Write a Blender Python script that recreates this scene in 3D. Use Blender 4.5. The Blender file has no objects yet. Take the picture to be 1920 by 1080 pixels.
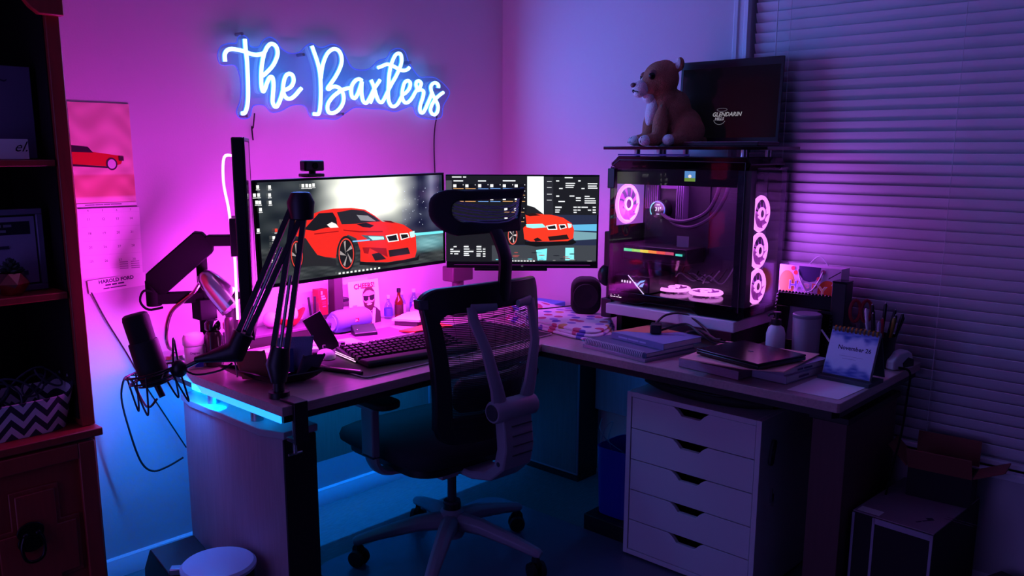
import bpy, bmesh, math, random
from mathutils import Vector, Matrix, Euler
random.seed(7)
R = math.radians
sc = bpy.context.scene
COL = sc.collection

# ------------------------------------------------------------------ camera
cd = bpy.data.cameras.new('camera'); cam = bpy.data.objects.new('camera', cd); COL.objects.link(cam)
cd.sensor_width = 36; cd.lens = 36 * 1609 / 1920; cd.shift_y = 45 / 1920; cd.clip_start = .05
_h, _p, _r = R(42.81), R(10.63), R(.208)
_fw = Vector((math.cos(_h) * math.cos(_p), math.sin(_h) * math.cos(_p), -math.sin(_p)))
_rt0 = Vector((math.sin(_h), -math.cos(_h), 0)); _up0 = _rt0.cross(_fw)
_rt = _rt0 * math.cos(_r) + _up0 * math.sin(_r); _up = _rt.cross(_fw)
cam.matrix_world = Matrix(((_rt.x, _up.x, -_fw.x, -3.023), (_rt.y, _up.y, -_fw.y, -2.866), (_rt.z, _up.z, -_fw.z, 1.45), (0, 0, 0, 1)))
sc.camera = cam
# ------------------------------------------------------------------ world, exposure
w = bpy.data.worlds.new('world'); sc.world = w; w.use_nodes = True
w.node_tree.nodes['Background'].inputs[0].default_value = (.27, .19, 1, 1)
w.node_tree.nodes['Background'].inputs[1].default_value = 1.5
vs = sc.view_settings; vs.view_transform = 'Standard'; vs.look = 'None'; vs.gamma = 1; vs.exposure = 0
try: vs.use_curve_mapping = False
except Exception: pass

PINK = (.92, .045, 1); BLUE = (.0, .2, 1); NEONC = (.05, .23, 1)

# ------------------------------------------------------------------ helpers
def lin(c):
    return tuple(((x / 255) / 12.92 if x / 255 <= .04045 else ((x / 255 + .055) / 1.055) ** 2.4) for x in c[:3]) + (1,)
def light(name, kind, loc, energy, color, size=(.1, .1), to=None, parent=None, spread=None):
    d = bpy.data.lights.new(name, kind); d.energy = energy; d.color = color
    if kind == 'AREA':
        d.shape = 'RECTANGLE'; d.size, d.size_y = size
        if spread: d.spread = R(spread)
    else: d.shadow_soft_size = size[0]
    o = bpy.data.objects.new(name, d); COL.objects.link(o); o.location = loc
    if to is not None:
        o.rotation_euler = (Vector(to)).to_track_quat('-Z', 'Y').to_euler()
    if parent:
        o.location = Vector(loc) - parent.location if parent.rotation_euler.z == 0 else loc
        o.parent = parent
    return o
MATS = {}
def mat(name, c, rough=.5, metal=0, em=None, es=0, spec=.5, noise=0, nscale=20, bump=0, bscale=80, alpha=None, coat=0, stretch=None):
    """c: 0-255 colour; noise varies the base colour, bump gives fine relief"""
    if name in MATS: return MATS[name]
    m = bpy.data.materials.new(name); m.use_nodes = True; nt = m.node_tree; N = nt.nodes; L = nt.links
    b = N['Principled BSDF']; b.inputs['Base Color'].default_value = lin(c)
    b.inputs['Roughness'].default_value = rough; b.inputs['Metallic'].default_value = metal
    b.inputs['Specular IOR Level'].default_value = spec
    if coat: b.inputs['Coat Weight'].default_value = coat
    if em is not None:
        b.inputs['Emission Color'].default_value = lin(em); b.inputs['Emission Strength'].default_value = es
    if noise or bump:
        tc = N.new('ShaderNodeTexCoord'); mp = N.new('ShaderNodeMapping'); L.new(tc.outputs['Object'], mp.inputs[0])
        if stretch: mp.inputs['Scale'].default_value = stretch
    if noise:
        t = N.new('ShaderNodeTexNoise'); t.inputs['Scale'].default_value = nscale; t.inputs['Detail'].default_value = 5
        L.new(mp.outputs[0], t.inputs[0])
        mx = N.new('ShaderNodeMix'); mx.data_type = 'RGBA'
        cl = lin(c); mx.inputs[6].default_value = tuple(x * (1 - noise) for x in cl[:3]) + (1,)
        mx.inputs[7].default_value = tuple(min(1, x * (1 + noise)) for x in cl[:3]) + (1,)
        L.new(t.outputs['Fac'], mx.inputs[0]); L.new(mx.outputs[2], b.inputs['Base Color'])
    if bump:
        t2 = N.new('ShaderNodeTexNoise'); t2.inputs['Scale'].default_value = bscale; t2.inputs['Detail'].default_value = 3
        L.new(mp.outputs[0], t2.inputs[0])
        bp = N.new('ShaderNodeBump'); bp.inputs['Strength'].default_value = bump; bp.inputs['Distance'].default_value = .01
        L.new(t2.outputs['Fac'], bp.inputs['Height']); L.new(bp.outputs[0], b.inputs['Normal'])
    if alpha is not None: b.inputs['Alpha'].default_value = alpha
    MATS[name] = m; return m
def glassmat(name, tint=(1, 1, 1), gloss=.08, rough=.02):
    m = bpy.data.materials.new(name); m.use_nodes = True; nt = m.node_tree; N = nt.nodes; L = nt.links
    N.remove(N['Principled BSDF'])
    t = N.new('ShaderNodeBsdfTransparent'); t.inputs[0].default_value = (*tint, 1)
    g = N.new('ShaderNodeBsdfGlossy'); g.inputs['Roughness'].default_value = rough
    f = N.new('ShaderNodeLayerWeight'); f.inputs[0].default_value = .5
    p5 = N.new('ShaderNodeMath'); p5.operation = 'POWER'; p5.inputs[1].default_value = 5; L.new(f.outputs['Facing'], p5.inputs[0])
    a = N.new('ShaderNodeMath'); a.operation = 'MULTIPLY_ADD'; a.inputs[1].default_value = .6; a.inputs[2].default_value = gloss / 2; a.use_clamp = True
    L.new(p5.outputs[0], a.inputs[0])
    mx = N.new('ShaderNodeMixShader'); L.new(a.outputs[0], mx.inputs[0]); L.new(t.outputs[0], mx.inputs[1]); L.new(g.outputs[0], mx.inputs[2])
    L.new(mx.outputs[0], N['Material Output'].inputs[0]); MATS[name] = m; return m
def attrmat(name, es=0, rough=.5, spec=.3):
    """flat print (es = 0) or lit screen (es > 0): colours come from the face colours of the print"""
    m = bpy.data.materials.new(name); m.use_nodes = True; nt = m.node_tree; N = nt.nodes; L = nt.links
    b = N['Principled BSDF']; b.inputs['Roughness'].default_value = rough; b.inputs['Specular IOR Level'].default_value = spec
    a = N.new('ShaderNodeAttribute'); a.attribute_name = 'Col'
    if es:
        b.inputs['Base Color'].default_value = (.01, .01, .01, 1)
        L.new(a.outputs['Color'], b.inputs['Emission Color']); b.inputs['Emission Strength'].default_value = es
    else: L.new(a.outputs['Color'], b.inputs['Base Color'])
    MATS[name] = m; return m

def smooth_path(pts, n=6, closed=False):
    P = [Vector(p) for p in pts]; out = []
    k = len(P); rng = range(k if closed else k - 1)
    for i in rng:
        p1, p2 = P[i], P[(i + 1) % k]
        p0 = P[i - 1] if (i > 0 or closed) else p1; p3 = P[(i + 2) % k] if (i + 2 < k or closed) else p2
        for j in range(n):
            t = j / n
            out.append(.5 * ((2 * p1) + (p2 - p0) * t + (2 * p0 - 5 * p1 + 4 * p2 - p3) * t * t + (3 * p1 - p0 - 3 * p2 + p3) * t ** 3))
    if not closed: out.append(P[-1])
    return out

class MB:
    def __init__(s): s.v = []; s.f = []
    def add(s, v, f):
        o = len(s.v); s.v += [Vector(x) for x in v]; s.f += [tuple(i + o for i in q) for q in f]; return s
    def box(s, c, d, rot=None):
        x, y, z = d[0] / 2, d[1] / 2, d[2] / 2
        M = Euler(rot).to_matrix() if rot is not None and not isinstance(rot, Matrix) else (rot or Matrix.Identity(3))
        v = [Vector(c) + M @ Vector((i * x, j * y, k * z)) for k in (-1, 1) for i, j in ((-1, -1), (1, -1), (1, 1), (-1, 1))]
        return s.add(v, [(3, 2, 1, 0), (4, 5, 6, 7), (0, 1, 5, 4), (1, 2, 6, 5), (2, 3, 7, 6), (3, 0, 4, 7)])
    def bb(s, x0, x1, y0, y1, z0, z1): return s.box(((x0 + x1) / 2, (y0 + y1) / 2, (z0 + z1) / 2), (x1 - x0, y1 - y0, z1 - z0))
    def tube(s, pts, r, n=8, closed=False, flat=None):
        P = [Vector(p) for p in pts]; k = len(P)
        rr = r if isinstance(r, (list, tuple)) else [r] * k
        T = []
        for i in range(k):
            a = P[i - 1] if (i > 0 or closed) else P[i]; b = P[(i + 1) % k] if (i < k - 1 or closed) else P[i]
            t = (b - a); T.append(t.normalized() if t.length > 1e-9 else Vector((0, 0, 1)))
        u = T[0].orthogonal().normalized() if flat is None else (Vector(flat) - T[0] * T[0].dot(Vector(flat))).normalized()
        V = []; F = []
        for i in range(k):
            u = (u - T[i] * u.dot(T[i])); u = u.normalized() if u.length > 1e-6 else T[i].orthogonal().normalized()
            w_ = T[i].cross(u)
            ra, rb = rr[i] if isinstance(rr[i], (list, tuple)) else (rr[i], rr[i])
            for j in range(n):
                a = 2 * math.pi * (j + .5) / n; V.append(P[i] + u * math.cos(a) * ra + w_ * math.sin(a) * rb)
        m = k if closed else k - 1
        for i in range(m):
            for j in range(n):
                a, b = i * n, ((i + 1) % k) * n
                F.append((a + j, a + (j + 1) % n, b + (j + 1) % n, b + j))
        if not closed: F += [tuple(range(n))[::-1], tuple((k - 1) * n + j for j in range(n))]
        return s.add(V, F)
    def cyl(s, p0, p1, r0, r1=None, n=16): return s.tube([p0, p1], [r0, r0 if r1 is None else r1], n)
    def lathe(s, prof, c=(0, 0, 0), n=24, M=None):
        """profile of (radius, height) turned about z; closed at both ends"""
        V = []; F = []; k = len(prof)
        for r, z in prof:
            for j in range(n):
                a = 2 * math.pi * j / n; V.append(Vector((r * math.cos(a), r * math.sin(a), z)))
        for i in range(k - 1):
            for j in range(n): F.append((i * n + j, i * n + (j + 1) % n, (i + 1) * n + (j + 1) % n, (i + 1) * n + j))
        F += [tuple(range(n))[::-1], tuple((k - 1) * n + j for j in range(n))]
        if M is not None: V = [M @ x for x in V]
        return s.add([x + Vector(c) for x in V], F)
    def prism(s, poly, a, b, ax='z'):
        k = len(poly)
        g = {'z': lambda p, t: (p[0], p[1], t), 'y': lambda p, t: (p[0], t, p[1]), 'x': lambda p, t: (t, p[0], p[1])}[ax]
        V = [g(p, a) for p in poly] + [g(p, b) for p in poly]
        return s.add(V, [tuple(range(k))[::-1], tuple(range(k, 2 * k))] + [(i, (i + 1) % k, k + (i + 1) % k, k + i) for i in range(k)])
    def ball(s, c, r, n=16, m=10, M=None):
        r = (r, r, r) if not isinstance(r, (tuple, list)) else r
        V = [Vector((0, 0, r[2]))]; F = []
        for i in range(1, m):
            p = math.pi * i / m
            for j in range(n):
                a = 2 * math.pi * j / n; V.append(Vector((r[0] * math.sin(p) * math.cos(a), r[1] * math.sin(p) * math.sin(a), r[2] * math.cos(p))))
        V.append(Vector((0, 0, -r[2]))); e = len(V) - 1
        for j in range(n):
            F.append((0, 1 + j, 1 + (j + 1) % n)); F.append((e, 1 + (m - 2) * n + (j + 1) % n, 1 + (m - 2) * n + j))
        for i in range(m - 2):
            for j in range(n): F.append((1 + i * n + j, 1 + (i + 1) * n + j, 1 + (i + 1) * n + (j + 1) % n, 1 + i * n + (j + 1) % n))
        if M is not None: V = [M @ x for x in V]
        return s.add([x + Vector(c) for x in V], F)
    def sheet(s, fn, nu, nv, t=None):
        """surface fn(u, v), u and v from 0 to 1; given t it gets that thickness along its own normal"""
        V = [Vector(fn(i / nu, j / nv)) for j in range(nv + 1) for i in range(nu + 1)]
        F = [(j * (nu + 1) + i, j * (nu + 1) + i + 1, (j + 1) * (nu + 1) + i + 1, (j + 1) * (nu + 1) + i) for j in range(nv) for i in range(nu)]
        if not t: return s.add(V, F)
        me = bpy.data.meshes.new('t'); me.from_pydata(V, [], F); me.update(); N = [x.normal.copy() for x in me.vertices]; bpy.data.meshes.remove(me)
        k = len(V); V2 = V + [V[i] - N[i] * t for i in range(k)]
        F2 = F + [tuple(i + k for i in q)[::-1] for q in F]
        bd = [i for i in range(nu + 1)] + [(j + 1) * (nu + 1) - 1 for j in range(1, nv + 1)] + [nv * (nu + 1) + i for i in range(nu - 1, -1, -1)] + [j * (nu + 1) for j in range(nv - 1, 0, -1)]
        F2 += [(bd[(i + 1) % len(bd)], bd[i], bd[i] + k, bd[(i + 1) % len(bd)] + k) for i in range(len(bd))]
        return s.add(V2, F2)
    def build(s, name, m, parent=None, bevel=0, seg=2, sub=0, smooth=35, world=False, loc=None, rot=None):
        me = bpy.data.meshes.new(name)
        off = parent.location if (world and parent) else Vector((0, 0, 0))
        me.from_pydata([tuple(x - off) for x in s.v], [], s.f); me.update()
        bm = bmesh.new(); bm.from_mesh(me); bmesh.ops.recalc_face_normals(bm, faces=bm.faces); bm.to_mesh(me); bm.free()
        for p in me.polygons: p.use_smooth = bool(smooth)
        if smooth: me.set_sharp_from_angle(angle=R(smooth))
        me.materials.append(m)
        o = bpy.data.objects.new(name, me); COL.objects.link(o)
        if parent: o.parent = parent
        if loc is not None: o.location = loc
        if rot is not None: o.rotation_euler = rot
        if bevel:
            b = o.modifiers.new('bevel', 'BEVEL'); b.width = bevel; b.segments = seg; b.limit_method = 'ANGLE'; b.angle_limit = R(40); b.harden_normals = False
        if sub:
            b = o.modifiers.new('sub', 'SUBSURF'); b.levels = b.render_levels = sub
        return o
def tag(o, label, cat, group=None):
    o['label'] = label; o['category'] = cat
    if group: o['group'] = group
    return o
def thing(name, label, cat, loc=(0, 0, 0), rz=0, group=None):
    o = bpy.data.objects.new(name, None); COL.objects.link(o); o.location = loc; o.rotation_euler = (0, 0, rz); o.empty_display_size = .05
    return tag(o, label, cat, group)
def struct(o): o['kind'] = 'structure'; return o
def copyobj(o, parent=None, loc=None):
    c = o.copy(); COL.objects.link(c); c.parent = parent
    if loc is not None: c.location = loc
    return c
def rrect(w_, h_, r, n=4, cx=0, cy=0):
    out = []
    for sx, sy, a0 in ((1, 1, 0), (-1, 1, 90), (-1, -1, 180), (1, -1, 270)):
        for i in range(n + 1):
            a = R(a0 + 90 * i / n); out.append((cx + sx * (w_ / 2 - r) + r * math.cos(a), cy + sy * (h_ / 2 - r) + r * math.sin(a)))
    return out
def ell(cx, cy, rx, ry, n=18): return [(cx + rx * math.cos(2 * math.pi * i / n), cy + ry * math.sin(2 * math.pi * i / n)) for i in range(n)]
def text2d(s, size, bold=0, shear=0, font_align='LEFT'):
    cu = bpy.data.curves.new('t', 'FONT'); cu.body = s; cu.size = size; cu.shear = shear; cu.offset = bold; cu.resolution_u = 2; cu.align_x = font_align
    ob = bpy.data.objects.new('t', cu); COL.objects.link(ob)
    dg = bpy.context.evaluated_depsgraph_get(); me = ob.evaluated_get(dg).to_mesh()
    V = [(v.co.x, v.co.y) for v in me.vertices]; F = [tuple(p.vertices) for p in me.polygons]
    ob.evaluated_get(dg).to_mesh_clear(); bpy.data.objects.remove(ob); bpy.data.curves.remove(cu)
    return V, F
class Print:
    """flat print in the local xz plane facing -y, made of coloured shapes a hair apart"""
    def __init__(s, step=.00025): s.v = []; s.f = []; s.c = []; s.k = 0; s.st = step
    def shape(s, pts, col, layer=None):
        s.k += 1; L_ = s.k if layer is None else layer; o = len(s.v)
        s.v += [(p[0], -L_ * s.st, p[1]) for p in pts]; s.f.append(tuple(range(o, o + len(pts)))); s.c.append([lin(col)] * len(pts)); return s
    def rect(s, x0, z0, x1, z1, col, layer=None): return s.shape([(x0, z0), (x1, z0), (x1, z1), (x0, z1)], col, layer)
    def text(s, t, x, z, size, col, bold=0, shear=0, align='LEFT', rot=0):
        s.k += 1; V, F = text2d(t, size, bold, shear, align); o = len(s.v); c, n = math.cos(rot), math.sin(rot)
        s.v += [(x + a * c - b * n, -s.k * s.st, z + a * n + b * c) for a, b in V]
        for q in F: s.f.append(tuple(i + o for i in q)); s.c.append([lin(col)] * len(q))
        return s
    def words(s, x, z, h, lens, col, rot=0):
        """a line of writing too blurred to read: one short bar for each word"""
        s.k += 1; c, n = math.cos(rot), math.sin(rot)
        for w_ in lens:
            s.shape([(x + a * c - b * n, z + a * n + b * c) for a, b in ((0, 0), (w_, 0), (w_, h), (0, h))], col, layer=s.k)
            x += (w_ + h * .7) * c; z += (w_ + h * .7) * n
        return s
    def grid(s, x0, z0, x1, z1, nu, nv, fn):
        s.k += 1; o = len(s.v); cs = []
        for j in range(nv + 1):
            for i in range(nu + 1):
                u, v = i / nu, j / nv; s.v.append((x0 + (x1 - x0) * u, -s.k * s.st, z0 + (z1 - z0) * v)); cs.append(lin(fn(u, v)))
        for j in range(nv):
            for i in range(nu):
                q = [j * (nu + 1) + i, j * (nu + 1) + i + 1, (j + 1) * (nu + 1) + i + 1, (j + 1) * (nu + 1) + i]
                s.f.append(tuple(x + o for x in q)); s.c.append([cs[x] for x in q])
        return s
    def build(s, name, m, parent, loc=(0, 0, 0), rot=(0, 0, 0)):
        me = bpy.data.meshes.new(name); me.from_pydata(s.v, [], s.f); me.update()
        a = me.color_attributes.new('Col', 'FLOAT_COLOR', 'CORNER'); i = 0
        for c in s.c:
            for x in c: a.data[i].color = x; i += 1
        me.materials.append(m); o = bpy.data.objects.new(name, me); COL.objects.link(o); o.parent = parent; o.location = loc; o.rotation_euler = rot
        return o
def cable(name, label, pts, r, m, cat='cable', n=6, group=None):
    b = Vector(pts[0]); t = thing(name, label, cat, b, 0, group)
    MB().tube(smooth_path(pts, 6), r, n).build('cord', m, t, world=True); return t
def onecable(name, label, pts, r, m, cat='cable', group=None):
    o = MB().tube(smooth_path(pts, 6), r, 6).build(name, m); return tag(o, label, cat, group)

# ------------------------------------------------------------------ materials
m_wall = mat('wall_paint', (205, 200, 205), .9, bump=.05, bscale=160)
m_walldark = mat('bounce_damping_wall', (58, 50, 58), .9)  # kept dark to cut bounce from the unseen back wall
m_white = mat('white_paint', (222, 222, 228), .45)
m_black = mat('black_plastic', (18, 17, 22), .42)
m_blackm = mat('matt_black', (10, 10, 12), .7)
m_gloss = mat('gloss_black', (6, 6, 9), .12)
m_metal = mat('dark_metal', (40, 40, 46), .35, .8)
m_chrome = mat('brushed_chrome', (200, 195, 200), .22, 1)
m_steel = mat('steel', (176, 176, 184), .35, 1)
m_grey = mat('grey_plastic', (112, 112, 122), .5)
m_greyd = mat('dark_grey_plastic', (48, 48, 56), .5)
m_paper = mat('white_paper', (230, 226, 226), .85)
m_desk = mat('desk_laminate', (176, 148, 148), .3, noise=.28, nscale=9, stretch=(1.2, 14, 14), coat=.15)
m_deskd = mat('desk_dark_edge', (28, 20, 20), .5)
m_panel = mat('desk_panel_wood', (158, 140, 152), .5, noise=.22, nscale=7, stretch=(16, 16, 1.0))
m_bookwood = mat('bookcase_red_wood', (150, 46, 42), .42, noise=.3, nscale=6, stretch=(14, 14, 1.2))
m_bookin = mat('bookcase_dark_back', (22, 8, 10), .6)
m_floor = mat('floor_carpet', (84, 112, 112), .9, noise=.45, nscale=22, stretch=(1.2, 7, 1), bump=.35, bscale=120)
m_fabric = mat('black_seat_fabric', (30, 30, 38), .95, bump=.3, bscale=400)
m_chairgrey = mat('chair_grey_frame', (140, 136, 148), .42)
m_print = attrmat('flat_print', 0, .6)
m_screen = attrmat('lit_screen', 1.35, .12, .5)
m_screendim = attrmat('dim_screen', .35, .12, .5)
m_glass = glassmat('clear_glass', (.93, .93, .95), .07)
m_acry = glassmat('clear_acrylic', (.78, .88, 1), .12)
m_smoke = glassmat('smoked_glass', (.86, .82, .9), .06)
m_red = mat('red_plastic', (190, 25, 28), .4)
m_cord = mat('black_cable', (8, 8, 10), .5)
m_gold = mat('gold_wire', (190, 140, 60), .3, 1)
m_cyan = mat('neon_tube', (190, 240, 255), .4, em=(165, 238, 255), es=2.3)
m_led = mat('pink_led_tape', (255, 200, 240), .5, em=(255, 140, 240), es=5)
m_ledblue = mat('blue_led_tape', (180, 210, 255), .5, em=(20, 140, 240), es=2.2)
m_fanglow = mat('fan_ring_glow', (255, 210, 250), .4, em=(250, 150, 246), es=1.7)
NEON=[[(-0.465,0.082),(-0.464,0.049),(-0.461,0.012),(-0.461,-0.030),(-0.462,-0.076),(-0.465,-0.123),(-0.471,-0.152),(-0.480,-0.170),(-0.493,-0.173)],
[(-0.545,0.000),(-0.545,0.023),(-0.535,0.038),(-0.517,0.044),(-0.492,0.043),(-0.469,0.040),(-0.447,0.034),(-0.424,0.032),(-0.404,0.036),(-0.390,0.043),(-0.378,0.062),(-0.364,0.074),(-0.350,0.074),(-0.339,0.064),(-0.336,0.045),(-0.343,0.024),(-0.358,-0.000),(-0.380,-0.022),(-0.400,-0.038)],
[(-0.389,0.045),(-0.398,0.017),(-0.405,-0.015),(-0.408,-0.050),(-0.408,-0.079),(-0.403,-0.093),(-0.396,-0.086),(-0.385,-0.062),(-0.375,-0.045),(-0.366,-0.040),(-0.360,-0.047),(-0.359,-0.071),(-0.363,-0.100),(-0.366,-0.127),(-0.360,-0.142),(-0.350,-0.144),(-0.339,-0.129),(-0.329,-0.108),(-0.320,-0.086),(-0.306,-0.081),(-0.286,-0.070),(-0.274,-0.051),(-0.276,-0.031),(-0.290,-0.024),(-0.305,-0.032),(-0.315,-0.053),(-0.320,-0.080),(-0.316,-0.101),(-0.304,-0.113),(-0.287,-0.112),(-0.268,-0.099),(-0.253,-0.084),(-0.241,-0.073)],
[(-0.188,0.083),(-0.179,0.061),(-0.168,0.033),(-0.160,0.005),(-0.156,-0.021),(-0.155,-0.056),(-0.156,-0.091),(-0.160,-0.129),(-0.165,-0.154),(-0.172,-0.165),(-0.193,-0.165)],
[(-0.153,-0.032),(-0.148,-0.003),(-0.138,0.029),(-0.122,0.058),(-0.103,0.075),(-0.085,0.081),(-0.067,0.076),(-0.056,0.059),(-0.055,0.035),(-0.066,0.008),(-0.086,-0.022),(-0.107,-0.047),(-0.123,-0.066),(-0.118,-0.070),(-0.106,-0.062),(-0.083,-0.059),(-0.065,-0.067),(-0.053,-0.083),(-0.051,-0.107),(-0.062,-0.131),(-0.084,-0.151),(-0.106,-0.159),(-0.123,-0.156),(-0.128,-0.139),(-0.121,-0.119),(-0.100,-0.097),(-0.077,-0.081),(-0.054,-0.069),(-0.035,-0.063),(-0.016,-0.060)],
[(0.040,-0.029),(0.027,-0.024),(0.010,-0.029),(-0.008,-0.048),(-0.014,-0.072),(-0.010,-0.093),(0.003,-0.098),(0.017,-0.082),(0.029,-0.058),(0.040,-0.033)],
[(0.040,-0.033),(0.037,-0.057),(0.037,-0.084),(0.044,-0.108),(0.057,-0.115),(0.069,-0.104),(0.084,-0.082),(0.100,-0.057),(0.117,-0.037),(0.130,-0.021)],
[(0.085,-0.024),(0.095,-0.042),(0.104,-0.066),(0.113,-0.090),(0.123,-0.105),(0.137,-0.108),(0.149,-0.095),(0.162,-0.075),(0.173,-0.058),(0.190,-0.033),(0.212,-0.004),(0.231,0.026),(0.245,0.058),(0.243,0.084),(0.229,0.090),(0.211,0.080),(0.195,0.054),(0.184,0.025),(0.177,-0.006),(0.173,-0.044),(0.171,-0.075),(0.174,-0.103),(0.184,-0.119),(0.200,-0.122),(0.219,-0.112),(0.234,-0.092),(0.248,-0.073),(0.265,-0.064),(0.284,-0.045),(0.290,-0.024),(0.277,-0.015),(0.260,-0.023),(0.249,-0.046),(0.244,-0.071),(0.248,-0.093),(0.262,-0.105),(0.281,-0.099),(0.299,-0.083),(0.312,-0.065),(0.326,-0.046),(0.321,-0.029),(0.325,-0.016),(0.339,-0.013),(0.350,-0.022),(0.343,-0.037),(0.331,-0.051),(0.347,-0.048),(0.362,-0.054),(0.359,-0.075),(0.347,-0.102),(0.340,-0.125),(0.344,-0.140),(0.356,-0.142),(0.370,-0.127),(0.382,-0.107),(0.400,-0.077),(0.412,-0.053)],
[(0.106,-0.063),(0.091,-0.091),(0.078,-0.113)],
[(0.121,0.026),(0.141,0.033),(0.164,0.042),(0.184,0.042),(0.209,0.035),(0.233,0.027),(0.254,0.024),(0.276,0.030),(0.286,0.039)],
[(0.447,-0.035),(0.447,-0.023),(0.433,-0.015),(0.416,-0.018),(0.404,-0.031),(0.406,-0.050),(0.417,-0.069),(0.432,-0.089),(0.444,-0.111),(0.440,-0.134),(0.424,-0.148),(0.407,-0.143),(0.400,-0.128),(0.409,-0.106),(0.430,-0.082),(0.455,-0.064),(0.476,-0.052)]]
ACRYLIC=[(-0.563,0.018),(-0.550,0.049),(-0.521,0.063),(-0.489,0.068),(-0.482,0.088),(-0.463,0.097),(-0.442,0.087),(-0.435,0.062),(-0.402,0.062),(-0.384,0.085),(-0.355,0.100),(-0.327,0.090),(-0.311,0.067),(-0.276,0.051),(-0.235,0.057),(-0.203,0.082),(-0.178,0.094),(-0.148,0.084),(-0.122,0.086),(-0.084,0.100),(-0.045,0.090),(-0.020,0.056),(0.005,0.021),(0.045,0.013),(0.093,0.022),(0.137,0.055),(0.180,0.069),(0.202,0.098),(0.239,0.112),(0.276,0.104),(0.297,0.064),(0.323,0.032),(0.357,0.006),(0.404,0.009),(0.452,0.006),(0.508,-0.025),(0.528,-0.054),(0.490,-0.109),(0.477,-0.156),(0.417,-0.167),(0.338,-0.155),(0.312,-0.116),(0.262,-0.129),(0.217,-0.142),(0.159,-0.135),(0.088,-0.135),(0.019,-0.132),(-0.022,-0.150),(-0.076,-0.181),(-0.128,-0.180),(-0.166,-0.183),(-0.197,-0.174),(-0.220,-0.136),(-0.274,-0.136),(-0.323,-0.158),(-0.364,-0.164),(-0.391,-0.141),(-0.436,-0.145),(-0.452,-0.184),(-0.488,-0.190),(-0.503,-0.167),(-0.485,-0.123),(-0.481,-0.056),(-0.499,-0.010),(-0.551,-0.011)]
CAR=dict(corners=[(-0.426,0.174),(0.418,0.169),(0.407,-0.184),(-0.417,-0.174)],
body=[(-0.270,-0.014),(-0.258,0.016),(-0.234,0.033),(-0.200,0.056),(-0.163,0.065),(-0.112,0.069),(-0.035,0.067),(0.023,0.058),(0.066,0.034),(0.103,0.008),(0.156,0.003),(0.203,-0.010),(0.243,-0.034),(0.262,-0.055),(0.264,-0.115),(0.255,-0.139),(0.206,-0.143),(0.119,-0.144),(0.021,-0.133),(-0.005,-0.128),(-0.003,-0.089),(-0.019,-0.043),(-0.054,-0.027),(-0.086,-0.040),(-0.104,-0.068),(-0.111,-0.105),(-0.155,-0.097),(-0.188,-0.086),(-0.213,-0.052),(-0.231,-0.025)],
window=[(-0.236,0.006),(-0.208,0.029),(-0.173,0.057),(-0.116,0.056),(-0.102,0.035),(-0.098,0.004),(-0.149,0.005),(-0.197,-0.002)],
shield=[(-0.098,0.055),(-0.035,0.061),(0.019,0.054),(0.066,0.030),(0.095,0.010),(0.043,0.011),(-0.016,0.009),(-0.080,0.012)],
glint=[(-0.014,0.041),(0.036,0.035),(0.073,0.012),(0.003,0.020)],
scoop=[(-0.016,0.008),(0.028,0.010),(0.063,-0.003),(0.045,-0.010),(0.012,-0.005)],
scoop2=[(0.103,0.013),(0.141,0.009),(0.164,-0.002),(0.118,0.006)],
spoiler=[(-0.271,0.051),(-0.203,0.052),(-0.204,0.045),(-0.272,0.045)],
spoiler2=[(-0.256,0.045),(-0.243,0.044),(-0.254,0.024),(-0.262,0.024)],
mirror=[(-0.143,0.015),(-0.122,0.023),(-0.104,0.015),(-0.094,0.002),(-0.129,0.003)],
skirt=[(-0.273,-0.019),(-0.231,-0.018),(-0.209,-0.038),(-0.182,-0.086),(-0.111,-0.111),(-0.109,-0.134),(-0.253,-0.118),(-0.256,-0.054)],
kid1=[(0.114,-0.044),(0.170,-0.041),(0.177,-0.069),(0.126,-0.070)],
kid1i=[(0.120,-0.048),(0.165,-0.045),(0.171,-0.066),(0.130,-0.066)],
kid2=[(0.181,-0.042),(0.222,-0.043),(0.230,-0.061),(0.187,-0.067)],
kid2i=[(0.186,-0.046),(0.218,-0.047),(0.224,-0.059),(0.191,-0.063)],
head1=[(0.002,-0.033),(0.104,-0.044),(0.115,-0.059),(0.043,-0.058)],
head1w=[(0.033,-0.040),(0.104,-0.047),(0.107,-0.057),(0.054,-0.056)],
head2=[(0.230,-0.040),(0.255,-0.038),(0.256,-0.060),(0.235,-0.062)],
beam1=[(0.252,-0.046),(0.407,-0.049),(0.407,-0.058),(0.253,-0.057)],
beam2=[(-0.097,-0.050),(0.040,-0.051),(0.039,-0.056),(-0.094,-0.054)],
intake=[(0.125,-0.100),(0.220,-0.098),(0.230,-0.123),(0.129,-0.125)],
intake2=[(0.046,-0.107),(0.082,-0.103),(0.113,-0.132),(0.060,-0.132)],
splitter=[(-0.008,-0.129),(0.111,-0.147),(0.263,-0.141),(0.279,-0.130),(0.273,-0.152),(0.111,-0.158),(-0.009,-0.141)],
line1=[(-0.197,-0.011),(-0.095,-0.010),(-0.095,-0.013),(-0.196,-0.015)],
line2=[(-0.074,-0.007),(-0.003,-0.018),(0.101,-0.026),(0.101,-0.030),(-0.003,-0.023),(-0.074,-0.011)],
vent=[(0.005,-0.078),(0.038,-0.081),(0.030,-0.104),(0.011,-0.099)],
cheek=[(0.031,-0.080),(0.114,-0.091),(0.120,-0.125),(0.067,-0.099)])
WHEELS=[((-0.2712, -0.0773), 0.0243, 0.0498), ((-0.068, -0.0934), 0.0353, 0.0582)]
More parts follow.
